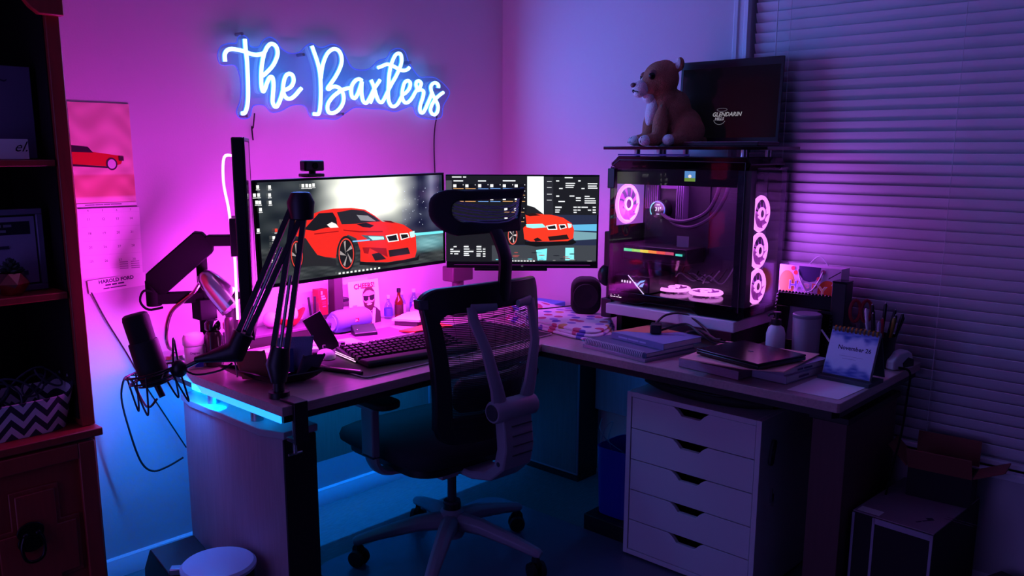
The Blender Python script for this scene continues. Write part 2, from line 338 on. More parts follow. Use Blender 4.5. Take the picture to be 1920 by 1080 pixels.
ICONS=[(-0.405,0.156),(-0.362,0.154),(-0.419,0.130),(-0.404,0.130),(-0.364,0.128),(-0.413,0.107),(-0.402,0.106),(-0.364,0.104),(-0.401,0.083),(-0.236,0.153),(-0.221,0.153),(-0.208,0.152),(-0.194,0.154),(-0.242,0.111),(-0.244,0.083),(-0.415,0.017),(-0.349,0.012),(-0.360,-0.012),(-0.361,-0.033),(-0.363,-0.055),(-0.374,-0.083),(-0.319,0.039)]
TASK=[(-0.105,-0.160),(-0.088,-0.160),(-0.071,-0.160),(-0.054,-0.160),(-0.036,-0.160),(-0.019,-0.160),(-0.001,-0.160),(0.017,-0.160),(0.034,-0.160),(0.052,-0.160),(0.071,-0.160)]
RSC=dict(win1=[(-0.299,0.178),(0.017,0.179),(0.016,-0.090),(-0.127,-0.093),(-0.127,-0.156),(-0.302,-0.157)],
side=[(-0.299,0.160),(-0.276,0.160),(-0.276,0.092),(-0.300,0.092)],
smoke=[(0.018,0.177),(0.082,0.177),(0.084,0.029),(0.019,0.029)],
win2=[(0.083,0.176),(0.298,0.177),(0.297,0.028),(0.084,0.029)],
win2l=[(0.083,0.176),(0.119,0.176),(0.121,0.029),(0.084,0.029)],
sky=[(0.017,0.029),(0.296,0.028),(0.296,-0.095),(-0.070,-0.096),(-0.070,-0.031),(0.017,-0.024)],
ground=[(-0.120,-0.093),(0.296,-0.092),(0.294,-0.154),(-0.120,-0.155)],
teal1=[(0.055,-0.112),(0.099,-0.105),(0.096,-0.152),(0.062,-0.153)],
teal2=[(0.171,-0.102),(0.205,-0.102),(0.206,-0.152),(0.171,-0.152)],
beam=[(0.188,-0.011),(0.296,-0.008),(0.294,-0.036),(0.195,-0.033)],
glow=[(0.195,-0.036),(0.296,-0.042),(0.295,-0.067),(0.205,-0.073)],
body=[(0.012,0.029),(0.054,0.032),(0.116,0.028),(0.160,0.017),(0.194,-0.005),(0.204,-0.030),(0.201,-0.064),(0.180,-0.075),(0.105,-0.077),(0.033,-0.077),(0.008,-0.068),(0.003,-0.024),(0.017,-0.012)],
roof=[(0.016,0.066),(0.047,0.057),(0.085,0.029),(0.072,0.029),(0.017,0.029)],
dark=[(0.010,0.029),(0.041,0.035),(0.072,0.026),(0.029,0.022)],
head=[(0.014,-0.009),(0.079,-0.007),(0.095,-0.021),(0.042,-0.025),(0.017,-0.021)],
kid1=[(0.093,-0.015),(0.134,-0.008),(0.138,-0.030),(0.101,-0.031)],
kid1i=[(0.098,-0.018),(0.129,-0.013),(0.133,-0.027),(0.104,-0.028)],
kid2=[(0.143,-0.010),(0.169,-0.008),(0.176,-0.022),(0.149,-0.030)],
kid2i=[(0.146,-0.013),(0.166,-0.012),(0.170,-0.021),(0.152,-0.026)],
head2=[(0.177,-0.005),(0.194,-0.008),(0.194,-0.020),(0.182,-0.024)],
intake=[(0.101,-0.058),(0.176,-0.049),(0.185,-0.067),(0.108,-0.074)],
intake2=[(0.045,-0.068),(0.061,-0.061),(0.080,-0.074),(0.052,-0.077)],
splitter=[(0.011,-0.077),(0.105,-0.080),(0.205,-0.070),(0.214,-0.080),(0.199,-0.089),(0.055,-0.098),(0.011,-0.090)],
arch=[(-0.021,-0.031),(0.004,-0.024),(0.008,-0.074),(-0.014,-0.087),(-0.020,-0.056)])
RWHEEL=((-0.0379,-0.0524),0.0187,0.0376)
TILES=[(-0.270,0.146,-0.230,0.128),(-0.223,0.146,-0.183,0.128),(-0.270,0.122,-0.230,0.104),(-0.223,0.122,-0.183,0.104),(-0.270,0.097,-0.230,0.079),(-0.224,0.097,-0.183,0.079),(-0.173,0.147,-0.133,0.128),(-0.126,0.147,-0.086,0.129),(-0.173,0.122,-0.133,0.104),(-0.126,0.122,-0.086,0.104),(-0.173,0.098,-0.133,0.079),(-0.126,0.098,-0.086,0.079),(-0.077,0.147,-0.037,0.129),(-0.031,0.147,0.010,0.129),(-0.077,0.122,-0.037,0.104),(-0.030,0.123,0.010,0.104),(-0.077,0.098,-0.037,0.080),(-0.030,0.098,0.010,0.080),(-0.070,0.019,-0.030,0.001),(-0.033,0.019,0.007,0.001),(-0.071,0.056,-0.030,0.038),(-0.033,0.056,0.007,0.038)]
BARS=[(0.095,0.159,0.113,0.157),(0.095,0.136,0.113,0.134),(0.095,0.110,0.114,0.108),(0.095,0.087,0.114,0.085),(0.167,0.153,0.204,0.149),(0.167,0.145,0.201,0.141),(0.142,0.133,0.156,0.129),(0.167,0.138,0.198,0.134),(0.229,0.133,0.241,0.129),(0.253,0.152,0.290,0.148),(0.254,0.143,0.288,0.139),(0.254,0.135,0.291,0.131),(0.130,0.162,0.142,0.158),(0.216,0.163,0.225,0.158),(0.140,0.083,0.165,0.079),(0.131,0.104,0.143,0.099),(0.183,0.104,0.202,0.100),(0.208,0.097,0.227,0.092),(0.208,0.087,0.227,0.083),(0.242,0.103,0.261,0.099),(0.242,0.095,0.282,0.091),(0.242,0.086,0.286,0.082),(0.242,0.078,0.286,0.074),(0.128,0.061,0.153,0.056),(0.128,0.050,0.147,0.046),(0.128,0.042,0.144,0.038),(0.199,0.061,0.212,0.057),(0.199,0.050,0.212,0.046),(0.200,0.041,0.212,0.037),(0.215,0.061,0.227,0.057),(0.215,0.050,0.227,0.046),(0.230,0.061,0.255,0.057),(0.255,0.050,0.268,0.046),(0.274,0.061,0.286,0.057),(0.274,0.051,0.286,0.046),(0.274,0.041,0.287,0.037),(0.163,0.175,0.194,0.171),(-0.274,0.176,-0.237,0.172),(-0.231,0.176,-0.219,0.172),(-0.268,0.161,-0.231,0.157),(-0.173,0.161,-0.142,0.157),(-0.077,0.162,-0.028,0.158),(-0.270,-0.095,-0.258,-0.099),(-0.283,-0.105,-0.271,-0.110),(-0.283,-0.113,-0.246,-0.118),(-0.268,-0.123,-0.252,-0.127),(-0.283,-0.122,-0.274,-0.126),(-0.230,-0.094,-0.211,-0.099),(-0.230,-0.104,-0.208,-0.108),(-0.230,-0.113,-0.192,-0.118),(-0.230,-0.121,-0.211,-0.126),(-0.230,-0.129,-0.208,-0.133),(-0.180,-0.094,-0.161,-0.099),(-0.180,-0.104,-0.161,-0.108),(-0.180,-0.113,-0.158,-0.117),(-0.180,-0.123,-0.164,-0.127),(-0.180,-0.131,-0.164,-0.135),(-0.155,-0.104,-0.145,-0.108),(-0.155,-0.113,-0.145,-0.117),(-0.155,-0.122,-0.145,-0.127),(-0.155,-0.132,-0.145,-0.136)]
# ------------------------------------------------------------------ the room
struct(MB().bb(-4.6, .15, -3.8, .15, -.1, 0).build('floor', m_floor, smooth=0))
struct(MB().bb(-4.6, .15, 0, .12, 0, 2.6).build('wall_left', m_wall, smooth=0))
WY0, WY1, WZ0, WZ1 = -1.262, -2.75, .44, 2.18
struct(MB().bb(0, .12, WY0, 0, 0, 2.6).bb(0, .12, -3.68, WY1, 0, 2.6).bb(0, .12, WY1, WY0, WZ1, 2.6).bb(0, .12, WY1, WY0, 0, WZ0).build('wall_right', m_wall, smooth=0))
struct(MB().bb(-4.6, .15, -3.8, .15, 2.6, 2.7).build('ceiling', m_wall, smooth=0))
struct(MB().bb(-4.72, -4.6, -3.8, -1.9, 0, 2.6).bb(-4.72, -4.6, -1.9, .15, 2.15, 2.6).bb(-4.72, -4.6, -.45, .15, 0, 2.15).build('added_wall_side', m_wall, smooth=0))  # unseen wall added so ambient light enters by one invented opening
po = light('light_gap_portal', 'AREA', (-4.6, -1.175, 1.075), 1, (1, 1, 1), (2.15, 1.45), to=(1, 0, 0)); po.data.cycles.is_portal = True  # sampling portal for that invented opening, emits nothing itself
struct(MB().bb(-4.6, .15, -3.8, -3.68, 0, 2.6).build('added_wall_back', m_walldark, smooth=0))  # unseen wall added to block ambient light from behind the camera
def baseboard(name, a, b, ax):
    prof = [(0, 0), (-.014, 0), (-.014, .052), (-.009, .06), (-.009, .064), (-.003, .071), (0, .071)]
    if ax == 'x':
        o = MB().prism(prof, a, b, 'x')
    else:
        o = MB().prism([(p[0], p[1]) for p in prof], a, b, 'y')
    return struct(o.build(name, m_white, bevel=0))
baseboard('baseboard_left', -4.6, -.014, 'x')
baseboard('baseboard_right', -3.68, -.0, 'y')
# window: casing, sill, glass behind the blind
wn = bpy.data.objects.new('window_1', None); COL.objects.link(wn); wn.location = (0, -2, WZ0); struct(wn)
cas = [(0, 0), (-.012, 0), (-.018, .006), (-.018, .02), (-.012, .026), (-.012, .042), (-.018, .048), (-.02, .062), (0, .066)]
MB().prism([(p[0], WY0 + .066 - p[1]) for p in cas], WZ0 - .07, WZ1 + .07, 'z').build('casing_side', m_white, wn, world=True)
MB().prism([(p[0], WY1 - .066 + p[1]) for p in cas], WZ0 - .07, WZ1 + .07, 'z').build('casing_side', m_white, wn, world=True)
MB().prism([(p[0], WZ1 + .07 - p[1]) for p in cas], WY1 - .07, WY0 + .07, 'y').build('casing_top', m_white, wn, world=True)
MB().bb(-.035, .02, WY1 - .09, WY0 + .09, WZ0 - .025, WZ0).build('window_sill', m_white, wn, bevel=.004, world=True)
MB().bb(.075, .082, WY1, WY0, WZ0, WZ1).build('pane', mat('night_glass', (8, 8, 14), .08), wn, world=True)
sf = MB()
for a in (WY0, WY1, (WY0 + WY1) / 2): sf.bb(.06, .1, a - .025, a + .025, WZ0, WZ1)
for a in (WZ0, WZ1, 1.3): sf.bb(.06, .1, WY1, WY0, a - .025, a + .025)
sf.build('sash', m_white, wn, world=True)
# blind
bl = thing('window_blind', 'wide pale horizontal slat blind lowered over the window', 'window blind', (.02, -2, WZ0))
m_slat = mat('blind_slat', (228, 224, 230), .5)
MB().bb(-.012, .045, WY1 + .012, WY0 - .012, WZ1 - .05, WZ1 - .004).build('headrail', m_slat, bl, bevel=.004, world=True)
MB().bb(-.0, .03, WY1 + .012, WY0 - .012, WZ0 + .006, WZ0 + .024).build('bottom_rail', m_slat, bl, bevel=.004, world=True)
pr = []
for i in range(7):
    a = -1 + 2 * i / 6; u, h = a * .0225, .0035 * (1 - a * a); pr.append((u, h))
tl = R(62); pts = [(-math.cos(tl) * u - math.sin(tl) * h, -math.sin(tl) * u * -1 + math.cos(tl) * h * -1) for u, h in pr]
back = [(x + .0026 * math.sin(tl), z + .0026 * math.cos(tl)) for x, z in pts[::-1]]
s0 = None; z = WZ0 + .05
while z < WZ1 - .06:
    if s0 is None:
        s0 = MB().prism(pts + back, WY1 + .014 + 2, WY0 - .014 + 2, 'y').build('slat', m_slat, bl, loc=(.0, 0, z - WZ0))
    else: copyobj(s0, bl, (0, 0, z - WZ0))
    z += .036
for yy in (-1.42, -2.0, -2.58):
    MB().tube([(-.026, yy + 2, .02), (-.026, yy + 2, 1.7)], .0012, 5).build('ladder_cord', m_slat, bl, loc=(0, 0, 0))
MB().tube(smooth_path([(-.03, .63, 1.69), (-.034, .628, 1.2), (-.03, .633, .8), (-.034, .63, .5), (-.032, .632, .35)], 4), .0022, 6).build('pull_cord', m_slat, bl)

# ------------------------------------------------------------------ desk (long arm)
DZ = .754
dk = thing('desk', 'long wood-look desk along the neon sign wall with floating top', 'desk', (-1.25, -.44, 0))
top = MB().prism([(-1.787, -.30), (-1.787, -.86), (-.697, -.86), (-.697, -.03), (-1.78, -.03)], DZ - .028, DZ, 'z').build('tabletop', m_desk, dk, bevel=.002, world=True)
MB().prism([(-1.776, -.31), (-1.776, -.85), (-.70, -.85), (-.70, -.04), (-1.77, -.04)], DZ - .05, DZ - .0285, 'z').build('underframe', m_deskd, dk, world=True)
# end pedestal
MB().prism([(-1.763, -.285), (-1.763, -.70), (-1.735, -.775), (-1.63, -.775), (-1.63, -.19), (-1.745, -.19)], .03, .63, 'z').build('pedestal', m_panel, dk, bevel=.002, world=True)
MB().prism([(-1.768, -.282), (-1.768, -.70), (-1.738, -.783), (-1.622, -.783), (-1.622, -.18), (-1.748, -.18)], .63, .652, 'z').build('pedestal_cap', mat('pedestal_cap_grey', (150, 150, 160), .4), dk, bevel=.002, world=True)
MB().prism([(-1.755, -.29), (-1.755, -.70), (-1.73, -.768), (-1.64, -.768), (-1.64, -.2), (-1.74, -.2)], 0, .03, 'z').build('plinth', m_deskd, dk, world=True)
MB().bb(-1.74, -1.632, -.786, -.778, .03, .628).build('shaded_front', m_blackm, dk, world=True)  # black sheet puts the shade of the front face into its colour
for yy in (-.36, -.62):
    MB().cyl((-1.725, yy, .65), (-1.725, yy, DZ - .05), .019, n=16).build('spacer_post', m_steel, dk, world=True)
    MB().cyl((-1.66, yy, .65), (-1.66, yy, DZ - .05), .019, n=16).build('spacer_post', m_steel, dk, world=True)
# modesty panel boards
mp = [(-1.62, -1.32), (-1.317, -1.01), (-1.007, -.70)]
for a, b in mp: MB().bb(a, b, -.235, -.215, .29, DZ - .05).build('modesty_board', m_panel, dk, bevel=.001, world=True)
MB().bb(-1.62, -.70, -.215, -.2, .62, .70).build('rail', m_blackm, dk, world=True)
# ------------------------------------------------------------------ desk return
rt = thing('desk_return', 'desk return along the blind wall carrying the computer tower', 'desk', (-.35, -1.4, 0))
MB().prism([(-.695, -.845), (-.695, -1.958), (-.688, -1.965), (-.02, -1.965), (-.02, -.03), (-.695, -.03)], DZ - .028, DZ, 'z').build('tabletop', m_desk, rt, bevel=.002, world=True)
MB().prism([(-.685, -.85), (-.685, -1.94), (-.665, -1.955), (-.03, -1.955), (-.03, -.04), (-.685, -.04)], DZ - .05, DZ - .0285, 'z').build('underframe', m_deskd, rt, world=True)
MB().bb(-.17, -.03, -.62, -.28, .03, .63).build('corner_pedestal', m_panel, rt, bevel=.002, world=True)
MB().bb(-.172, -.165, -.615, -.285, .04, DZ - .05).build('pedestal_board', mat('pedestal_board_wood', (112, 104, 108), .5, noise=.25, nscale=6, stretch=(16, 16, 1)), rt, world=True)
MB().bb(-.165, -.03, -.622, -.28, 0, .03).build('plinth', m_deskd, rt, world=True)
MB().bb(-.162, -.03, -.625, -.6205, .03, .70).build('pedestal_side', m_blackm, rt, world=True)
MB().bb(-.48, -.05, -1.91, -1.80, .03, .63).build('end_pedestal', mat('end_pedestal_wood', (96, 60, 62), .55, noise=.2, nscale=7, stretch=(12, 12, 1)), rt, bevel=.002, world=True)
MB().bb(-.486, -.045, -1.917, -1.79, .63, .65).build('pedestal_cap', m_deskd, rt, bevel=.002, world=True)
MB().bb(-.47, -.06, -1.90, -1.81, 0, .03).build('plinth', m_deskd, rt, world=True)
for xx in (-.43, -.34, -.12):
    MB().cyl((xx, -1.87, .65), (xx, -1.87, DZ - .05), .018, n=16).build('spacer_post', m_steel, rt, world=True)
MB().bb(-.69, -.18, -.235, -.215, .29, DZ - .05).build('modesty_board', m_panel, rt, world=True)
MB().bb(-.06, -.045, -1.79, -.63, .32, DZ - .05).build('modesty_board', m_panel, rt, world=True)
# blue light tape fixed under the desk
lb = thing('blue_led_strip', 'blue light tape with painted edge glow under the left end of the desk top', 'led strip', (-1.783, -.5, DZ - .056))
MB().bb(-1.781, -1.777, -.84, -.33, DZ - .052, DZ - .032).build('tape', m_ledblue, lb, world=True)  # emission also paints the blue light on the underframe face
light('left_tape_light', 'AREA', (-1.762, -.40, DZ - .064), 6, BLUE, (.012, .50), to=(-.4, .5, -.9), parent=lb)
light('pedestal_top_light', 'AREA', (-1.70, -.5, DZ - .053), .35, (.0, .3, 1), (.12, .4), to=(0, 0, -1), parent=lb)
lb2 = thing('blue_led_strip', 'blue light tape along the back under the long desk', 'led strip', (-1, -.06, DZ - .056))
MB().bb(-1.6, -.2, -.07, -.06, DZ - .054, DZ - .0505).build('tape', m_ledblue, lb2, world=True)
light('back_tape_light', 'AREA', (-.95, -.07, DZ - .058), 10, BLUE, (1.4, .012), to=(0, -.35, -1), parent=lb2)
lb4 = thing('blue_led_strip', 'added blue light tape under the middle of the long desk', 'led strip', (-1.15, -.50, DZ - .056))  # extra strip added to brighten the modesty boards
MB().bb(-1.55, -.75, -.505, -.495, DZ - .054, DZ - .0505).build('tape', m_ledblue, lb4, world=True)
light('panel_fill_light', 'AREA', (-1.15, -.50, DZ - .058), 1.1, (0, .34, 1), (.8, .012), to=(0, .5, -1), parent=lb4)
lb3 = thing('blue_led_strip', 'blue light tape under the desk return by the corner', 'led strip', (-.3, -.95, DZ - .056))
MB().bb(-.31, -.30, -1.15, -.70, DZ - .054, DZ - .0505).build('tape', m_ledblue, lb3, world=True)
light('return_tape_light', 'AREA', (-.33, -.92, DZ - .058), .5, BLUE, (.012, .45), to=(-.3, 0, -1), parent=lb3)

# ------------------------------------------------------------------ bookcase
BX = -2.108
bc = thing('bookcase', 'tall dark red wooden bookcase with a carved cupboard below', 'bookcase', (-2.5, -.22, 0))
B = lambda n, m, *a, bev=.003: MB().bb(*a).build(n, m, bc, bevel=bev, world=True)
B('side_panel', m_bookwood, BX - .035, BX, -.40, -.02, .68, 2.1)
B('side_panel', m_bookwood, -2.94, -2.905, -.40, -.02, .68, 2.1)
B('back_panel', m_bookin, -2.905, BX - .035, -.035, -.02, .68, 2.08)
B('dark_inner_sheet', m_bookin, BX - .0385, BX - .0355, -.385, -.036, .70, 2.08, bev=0)  # thin dark sheet over the inside of the side panel
for a, b in ((1.405, 1.423), (1.047, 1.067)): B('shelf', m_bookwood, -2.904, BX - .04, -.395, -.036, a, b)
B('top', m_bookwood, -2.96, BX + .01, -.41, -.01, 2.08, 2.12)
val = [(BX + .004, 1.79), (BX + .004, 2.08), (-2.945, 2.08), (-2.945, 1.79), (-2.89, 1.79), (-2.87, 1.815), (-2.83, 1.835), (-2.225, 1.835), (-2.20, 1.825), (-2.185, 1.805), (-2.165, 1.79)]
MB().prism(val, -.425, -.402, 'y').build('valance', m_bookwood, bc, bevel=.003, world=True)
MB().bb(-2.95, BX + .012, -.435, -.4255, 1.85, 1.862).build('moulding', m_bookwood, bc, bevel=.003, world=True)
MB().bb(-2.95, BX + .010, -.432, -.4255, 1.90, 1.93).build('moulding', m_bookwood, bc, bevel=.003, world=True)
# cupboard
CB = BX - .008
B('cupboard', m_bookwood, -2.93, CB, -.415, -.02, .04, .655)
B('cupboard_top', m_bookwood, -2.95, BX + .004, -.44, -.015, .656, .679)
B('plinth', m_bookwood, -2.94, CB + .004, -.425, -.02, 0, .04)
def door(x0, x1):
    y = -.4155; d = MB().bb(x0, x1, y - .008, y, .07, .648).build('door', m_bookwood, bc, bevel=.002, world=True); off = d.location
    def sub(n, f, bev=.003):
        o = f.build(n, m_bookwood, bc, bevel=bev, world=True); o.parent = d; return o
    for a in ((x0, x0 + .045, .07, .648), (x1 - .045, x1, .07, .648)): sub('stile', MB().bb(a[0], a[1], y - .024, y - .0085, a[2], a[3]))
    for a in ((.07, .115), (.603, .648)): sub('rail', MB().bb(x0 + .0455, x1 - .0455, y - .024, y - .0085, a[0], a[1]))
    cx, cz = (x0 + x1) / 2, .36; W_, w2, H_, h2 = (x1 - x0) / 2 - .055, .062, .19, .085
    def plus(k): return [(cx - w2 - k, cz - H_ - k), (cx + w2 + k, cz - H_ - k), (cx + w2 + k, cz - h2 - k), (cx + W_ + k, cz - h2 - k), (cx + W_ + k, cz + h2 + k), (cx + w2 + k, cz + h2 + k), (cx + w2 + k, cz + H_ + k), (cx - w2 - k, cz + H_ + k), (cx - w2 - k, cz + h2 + k), (cx - W_ - k, cz + h2 + k), (cx - W_ - k, cz - h2 - k), (cx - w2 - k, cz - h2 - k)]
    sub('cross_moulding', MB().prism(plus(0), y - .014, y - .0085, 'y'))
    sub('cross_panel', MB().prism(plus(-.012), y - .021, y - .0145, 'y'))
    return d
d1 = door(-2.46, CB - .012); d2 = door(-2.91, -2.475)
hx, hz = -2.315, .40; m_iron = mat('dark_iron', (34, 30, 32), .35, .85)
h = MB().prism([(hx + .03 * math.cos(a) * (1 + .35 * abs(math.sin(a * 2))), hz + .02 + .042 * math.sin(a)) for a in [2 * math.pi * i / 28 for i in range(28)]], -.444, -.4375, 'y').build('handle', m_iron, bc, bevel=.002, world=True); h.parent = d1
h = MB().tube(smooth_path([(hx - .016, -.447, hz + .03), (hx - .028, -.453, hz + .0), (hx - .022, -.456, hz - .035), (hx, -.457, hz - .046), (hx + .022, -.456, hz - .035), (hx + .028, -.453, hz), (hx + .016, -.447, hz + .03)], 4), .0045, 8).ball((hx - .016, -.448, hz + .03), .008).ball((hx + .016, -.448, hz + .03), .008).build('ring_pull', m_iron, bc, world=True); h.parent = d1
# things on its shelves
o = thing('picture_canvas', 'plain grey unframed board leaning on the top bookcase shelf', 'board', (-2.29, -.30, 1.424))
MB().bb(-2.42, -2.163, -.315, -.30, 1.4245, 1.665).build('board', mat('grey_board', (96, 88, 120), .7, noise=.15, nscale=4), o, bevel=.002, world=True)
Print().text('~', .06, .10, .05, (50, 45, 65)).build('mark', m_print, o, (-.02, -.0155, .09))
o = thing('place_card', 'small white card with black script before the grey board', 'card', (-2.25, -.35, 1.424))
MB().bb(-2.33, -2.197, -.352, -.349, 1.4245, 1.476).build('card', m_paper, o, world=True)
Print().text('el.', .0, 0, .038, (30, 28, 34), shear=.5).build('script', m_print, o, (.016, -.0025, .02))
o = thing('framed_certificate', 'framed certificate with dark title band on the middle bookcase shelf', 'picture frame', (-2.3, -.30, 1.068))
fr = MB(); x0, x1, z0, z1 = -2.46, -2.168, 1.069, 1.292
for a in ((x0, x1, z0, z0 + .016), (x0, x1, z1 - .016, z1), (x0, x0 + .016, z0 + .016, z1 - .016), (x1 - .016, x1, z0 + .016, z1 - .016)): fr.bb(a[0], a[1], -.318, -.30, a[2], a[3])
fr.build('frame', mat('silver_frame', (120, 112, 140), .4, .2), o, bevel=.002, world=True)
MB().bb(x0 + .014, x1 - .014, -.31, -.304, z0 + .014, z1 - .014).build('mat_board', m_black, o, world=True)
pt = Print(); pt.rect(-.13, .022, .112, .203, (150, 140, 172)).rect(-.13, .155, .10, .19, (30, 28, 44))
pt.words(-.035, .176, .007, (.03, .03, .02), (120, 120, 140)).words(-.045, .162, .007, (.02, .06), (120, 120, 140)).words(-.03, .118, .008, (.04, .028), (50, 45, 70)).rect(.06, .045, .085, .056, (70, 50, 90))
pt.build('certificate', m_print, o, (0, -.0105, 0))
o = thing('planter', 'faceted copper planter with a dark succulent on the middle shelf', 'plant pot', (-2.268, -.345, 1.068))
V = []; n = 6
for r, z_ in ((.026, 0), (.043, .03), (.03, .058)):
    for j in range(n):
        a = 2 * math.pi * (j + (.5 if z_ == .03 else 0)) / n; V.append((r * math.cos(a), r * math.sin(a), z_))
F = [(0, 1, 2, 3, 4, 5)]
for j in range(n): F += [(j, (j + 1) % n, 6 + j), ((j + 1) % n, 6 + (j + 1) % n, 6 + j), (6 + j, 6 + (j + 1) % n, 12 + (j + 1) % n), (6 + j, 12 + (j + 1) % n, 12 + j)]
MB().add(V, F).add([(.028 * math.cos(2 * math.pi * j / 6), .028 * math.sin(2 * math.pi * j / 6), .05) for j in range(6)], [(0, 1, 2, 3, 4, 5)]).build('pot', mat('copper', (205, 120, 105), .18, 1), o, smooth=0)
lf = MB()
for k in range(26):
    a = k * 2.4; t_ = k / 26; q = Euler((0, R(75 * (1 - t_) + 10), a)).to_matrix(); lf.ball((.012 * (1 - t_) * math.cos(a) * 1.6, .012 * (1 - t_) * math.sin(a) * 1.6, .062 + .022 * t_), (.005, .0075, .017), 6, 5, q)
lf.build('succulent', mat('dark_succulent', (38, 50, 44), .6), o)['kind'] = 'stuff'
# basket with cords
m_chev = bpy.data.materials.new('chevron_cloth'); m_chev.use_nodes = True; nt = m_chev.node_tree; N = nt.nodes; L = nt.links
tc = N.new('ShaderNodeTexCoord'); sx = N.new('ShaderNodeSeparateXYZ'); L.new(tc.outputs['Object'], sx.inputs[0])
def mth(op, a, b=None, c=None):
    n_ = N.new('ShaderNodeMath'); n_.operation = op
    for i, x in enumerate((a, b, c)):
        if x is None: continue
        if isinstance(x, (int, float)): n_.inputs[i].default_value = x
        else: L.new(x, n_.inputs[i])
    return n_.outputs[0]
zig = mth('PINGPONG', sx.outputs[0], .03); v_ = mth('ADD', sx.outputs[2], mth('MULTIPLY', zig, 1.15)); st = mth('GREATER_THAN', mth('FRACT', mth('MULTIPLY', v_, 24)), .5)
mx = N.new('ShaderNodeMix'); mx.data_type = 'RGBA'; mx.inputs[6].default_value = lin((40, 30, 52)); mx.inputs[7].default_value = lin((205, 190, 205)); L.new(st, mx.inputs[0])
N['Principled BSDF'].inputs['Roughness'].default_value = .9; L.new(mx.outputs[2], N['Principled BSDF'].inputs['Base Color'])
o = thing('fabric_basket', 'zigzag striped cloth basket full of cords on the bookcase cupboard', 'basket', (-2.32, -.30, .679))
def bas(t_, inn=0):
    return lambda u, v: ((.155 - inn + .03 * v) * math.copysign(abs(math.cos(2 * math.pi * u)) ** .5, math.cos(2 * math.pi * u)), (.085 - inn + .02 * v) * math.copysign(abs(math.sin(2 * math.pi * u)) ** .5, math.sin(2 * math.pi * u)), .001 + v * (.10 + .05 * abs(math.cos(2 * math.pi * u)) ** 6))
MB().sheet(bas(0), 48, 6, .005).build('body', m_chev, o)
MB().prism([bas(0)(i / 24, 0)[:2] for i in range(24)], .001, .006, 'z').build('bottom', m_blackm, o)
MB().tube(smooth_path([(.175, -.03, .135), (.186, -.02, .165), (.188, 0, .175), (.186, .02, .165), (.175, .03, .135)], 4), .005, 8).build('handle', m_grey, o)
MB().tube(smooth_path([(-.175, -.03, .135), (-.186, 0, .175), (-.175, .03, .135)], 4), .005, 8).build('handle', m_grey, o)
for k in range(7):
    a = random.random() * 6; r = .03 + .03 * random.random(); cx, cy, ch = -.05 + .03 * k, -.03 + .06 * random.random(), .10 + .05 * random.random()
    pts = [(cx + r * math.cos(a + t), cy + .3 * r * math.sin(a + t), ch + r * math.sin(t * 1.0) * .9) for t in [i * .7 for i in range(10)]]
    tag(MB().tube(smooth_path([Vector(p) + Vector((-2.32, -.30, .679)) for p in pts], 4), .003, 6).build('charging_cable', mat('grey_cord', (70, 62, 80), .5)), 'thin looped grey cable bundled inside the zigzag striped basket', 'cable', 'cables in the zigzag basket')

# ------------------------------------------------------------------ wall calendar
o = thing('wall_calendar', 'paper wall calendar with a red car photo above the month grid', 'calendar', (-1.865, -.004, 1.28))
pt = Print(.0004)
def sand(u, v):
    n_ = math.sin(u * 4.1 + v * 26 + 2 * math.sin(u * 7)) * .6 + math.sin(u * 11 - v * 17 + 3 * math.sin(v * 9)) * .5
    if v < .28: b = (214, 150, 128) if v > .05 else (235, 200, 190)
    else: b = (228, 190, 170)
    return tuple(max(0, min(255, x + 16 * n_)) for x in b)
pt.grid(-.095, .0, .095, .315, 24, 40, sand)
cz = .128
pt.shape([(-.095, cz - .004), (.03, cz - .012), (.055, cz - .004), (.062, cz + .012), (.052, cz + .022), (.0, cz + .03), (-.03, cz + .034), (-.095, cz + .034)], (205, 20, 24))
pt.shape([(-.095, cz + .034), (-.03, cz + .032), (-.045, cz + .05), (-.095, cz + .055)], (40, 20, 34))
pt.shape([(-.095, cz - .004), (.03, cz - .014), (.03, cz - .018), (-.095, cz - .01)], (40, 20, 30))
pt.shape(ell(.025, cz - .004, .018, .02), (60, 30, 50)).shape(ell(.025, cz - .004, .013, .015), (220, 200, 210)).rect(.048, cz + .006, .064, cz + .02, (60, 30, 40))
pt.rect(-.095, -.012, .095, 0, (236, 226, 232)).words(-.07, -.006, .0025, (.03, .025, .02, .035), (120, 80, 120)).rect(-.095, -.0155, .095, -.012, (70, 40, 60))
pt.build('photo_page', m_print, o, (0, 0, .0), (0, 0, 0))
MB().bb(-.0955, .0955, 0, .003, -.012, .3155).build('upper_sheet', m_paper, o)
pt = Print(.0004); pt.rect(-.098, -.24, .10, -.0156, (240, 232, 238))
for r in range(4):
    for c in range(4): pt.text(str(11 + r * 7 + c if r < 3 else 25 + c), -.07 + .045 * c, -.055 - .045 * r, .011, (110, 70, 110))
for c in range(4): pt.text(str(4 + c), -.07 + .045 * c, -.026, .009, (110, 70, 110))
for k in range(5): pt.rect(-.09, -.03 - .045 * k, .095, -.0306 - .045 * k, (205, 190, 205))
for c in (.035, .072):
    for r in range(4): pt.rect(c - .015, -.195 - .007 * r, c + .013, -.192 - .007 * r, (170, 140, 170))
pt.build('month_page', m_print, o, (.004, 0, 0), (0, R(1.2), 0))
MB().bb(-.098, .10, 0, .003, -.24, -.0156).build('lower_sheet', m_paper, o, loc=(.004, 0, 0), rot=(0, R(1.2), 0))
pt = Print(.0004); pt.rect(-.095, -.285, .092, -.242, (238, 228, 234)).text('HAROLD FORD', -.062, -.257, .0165, (70, 40, 90), .0006).words(-.042, -.267, .005, (.018, .016, .02), (80, 50, 95)).words(-.05, -.2765, .0035, (.02, .052), (90, 60, 105))
pt.build('dealer_strip', m_print, o, (0, -.002, 0), (0, R(-3), 0))
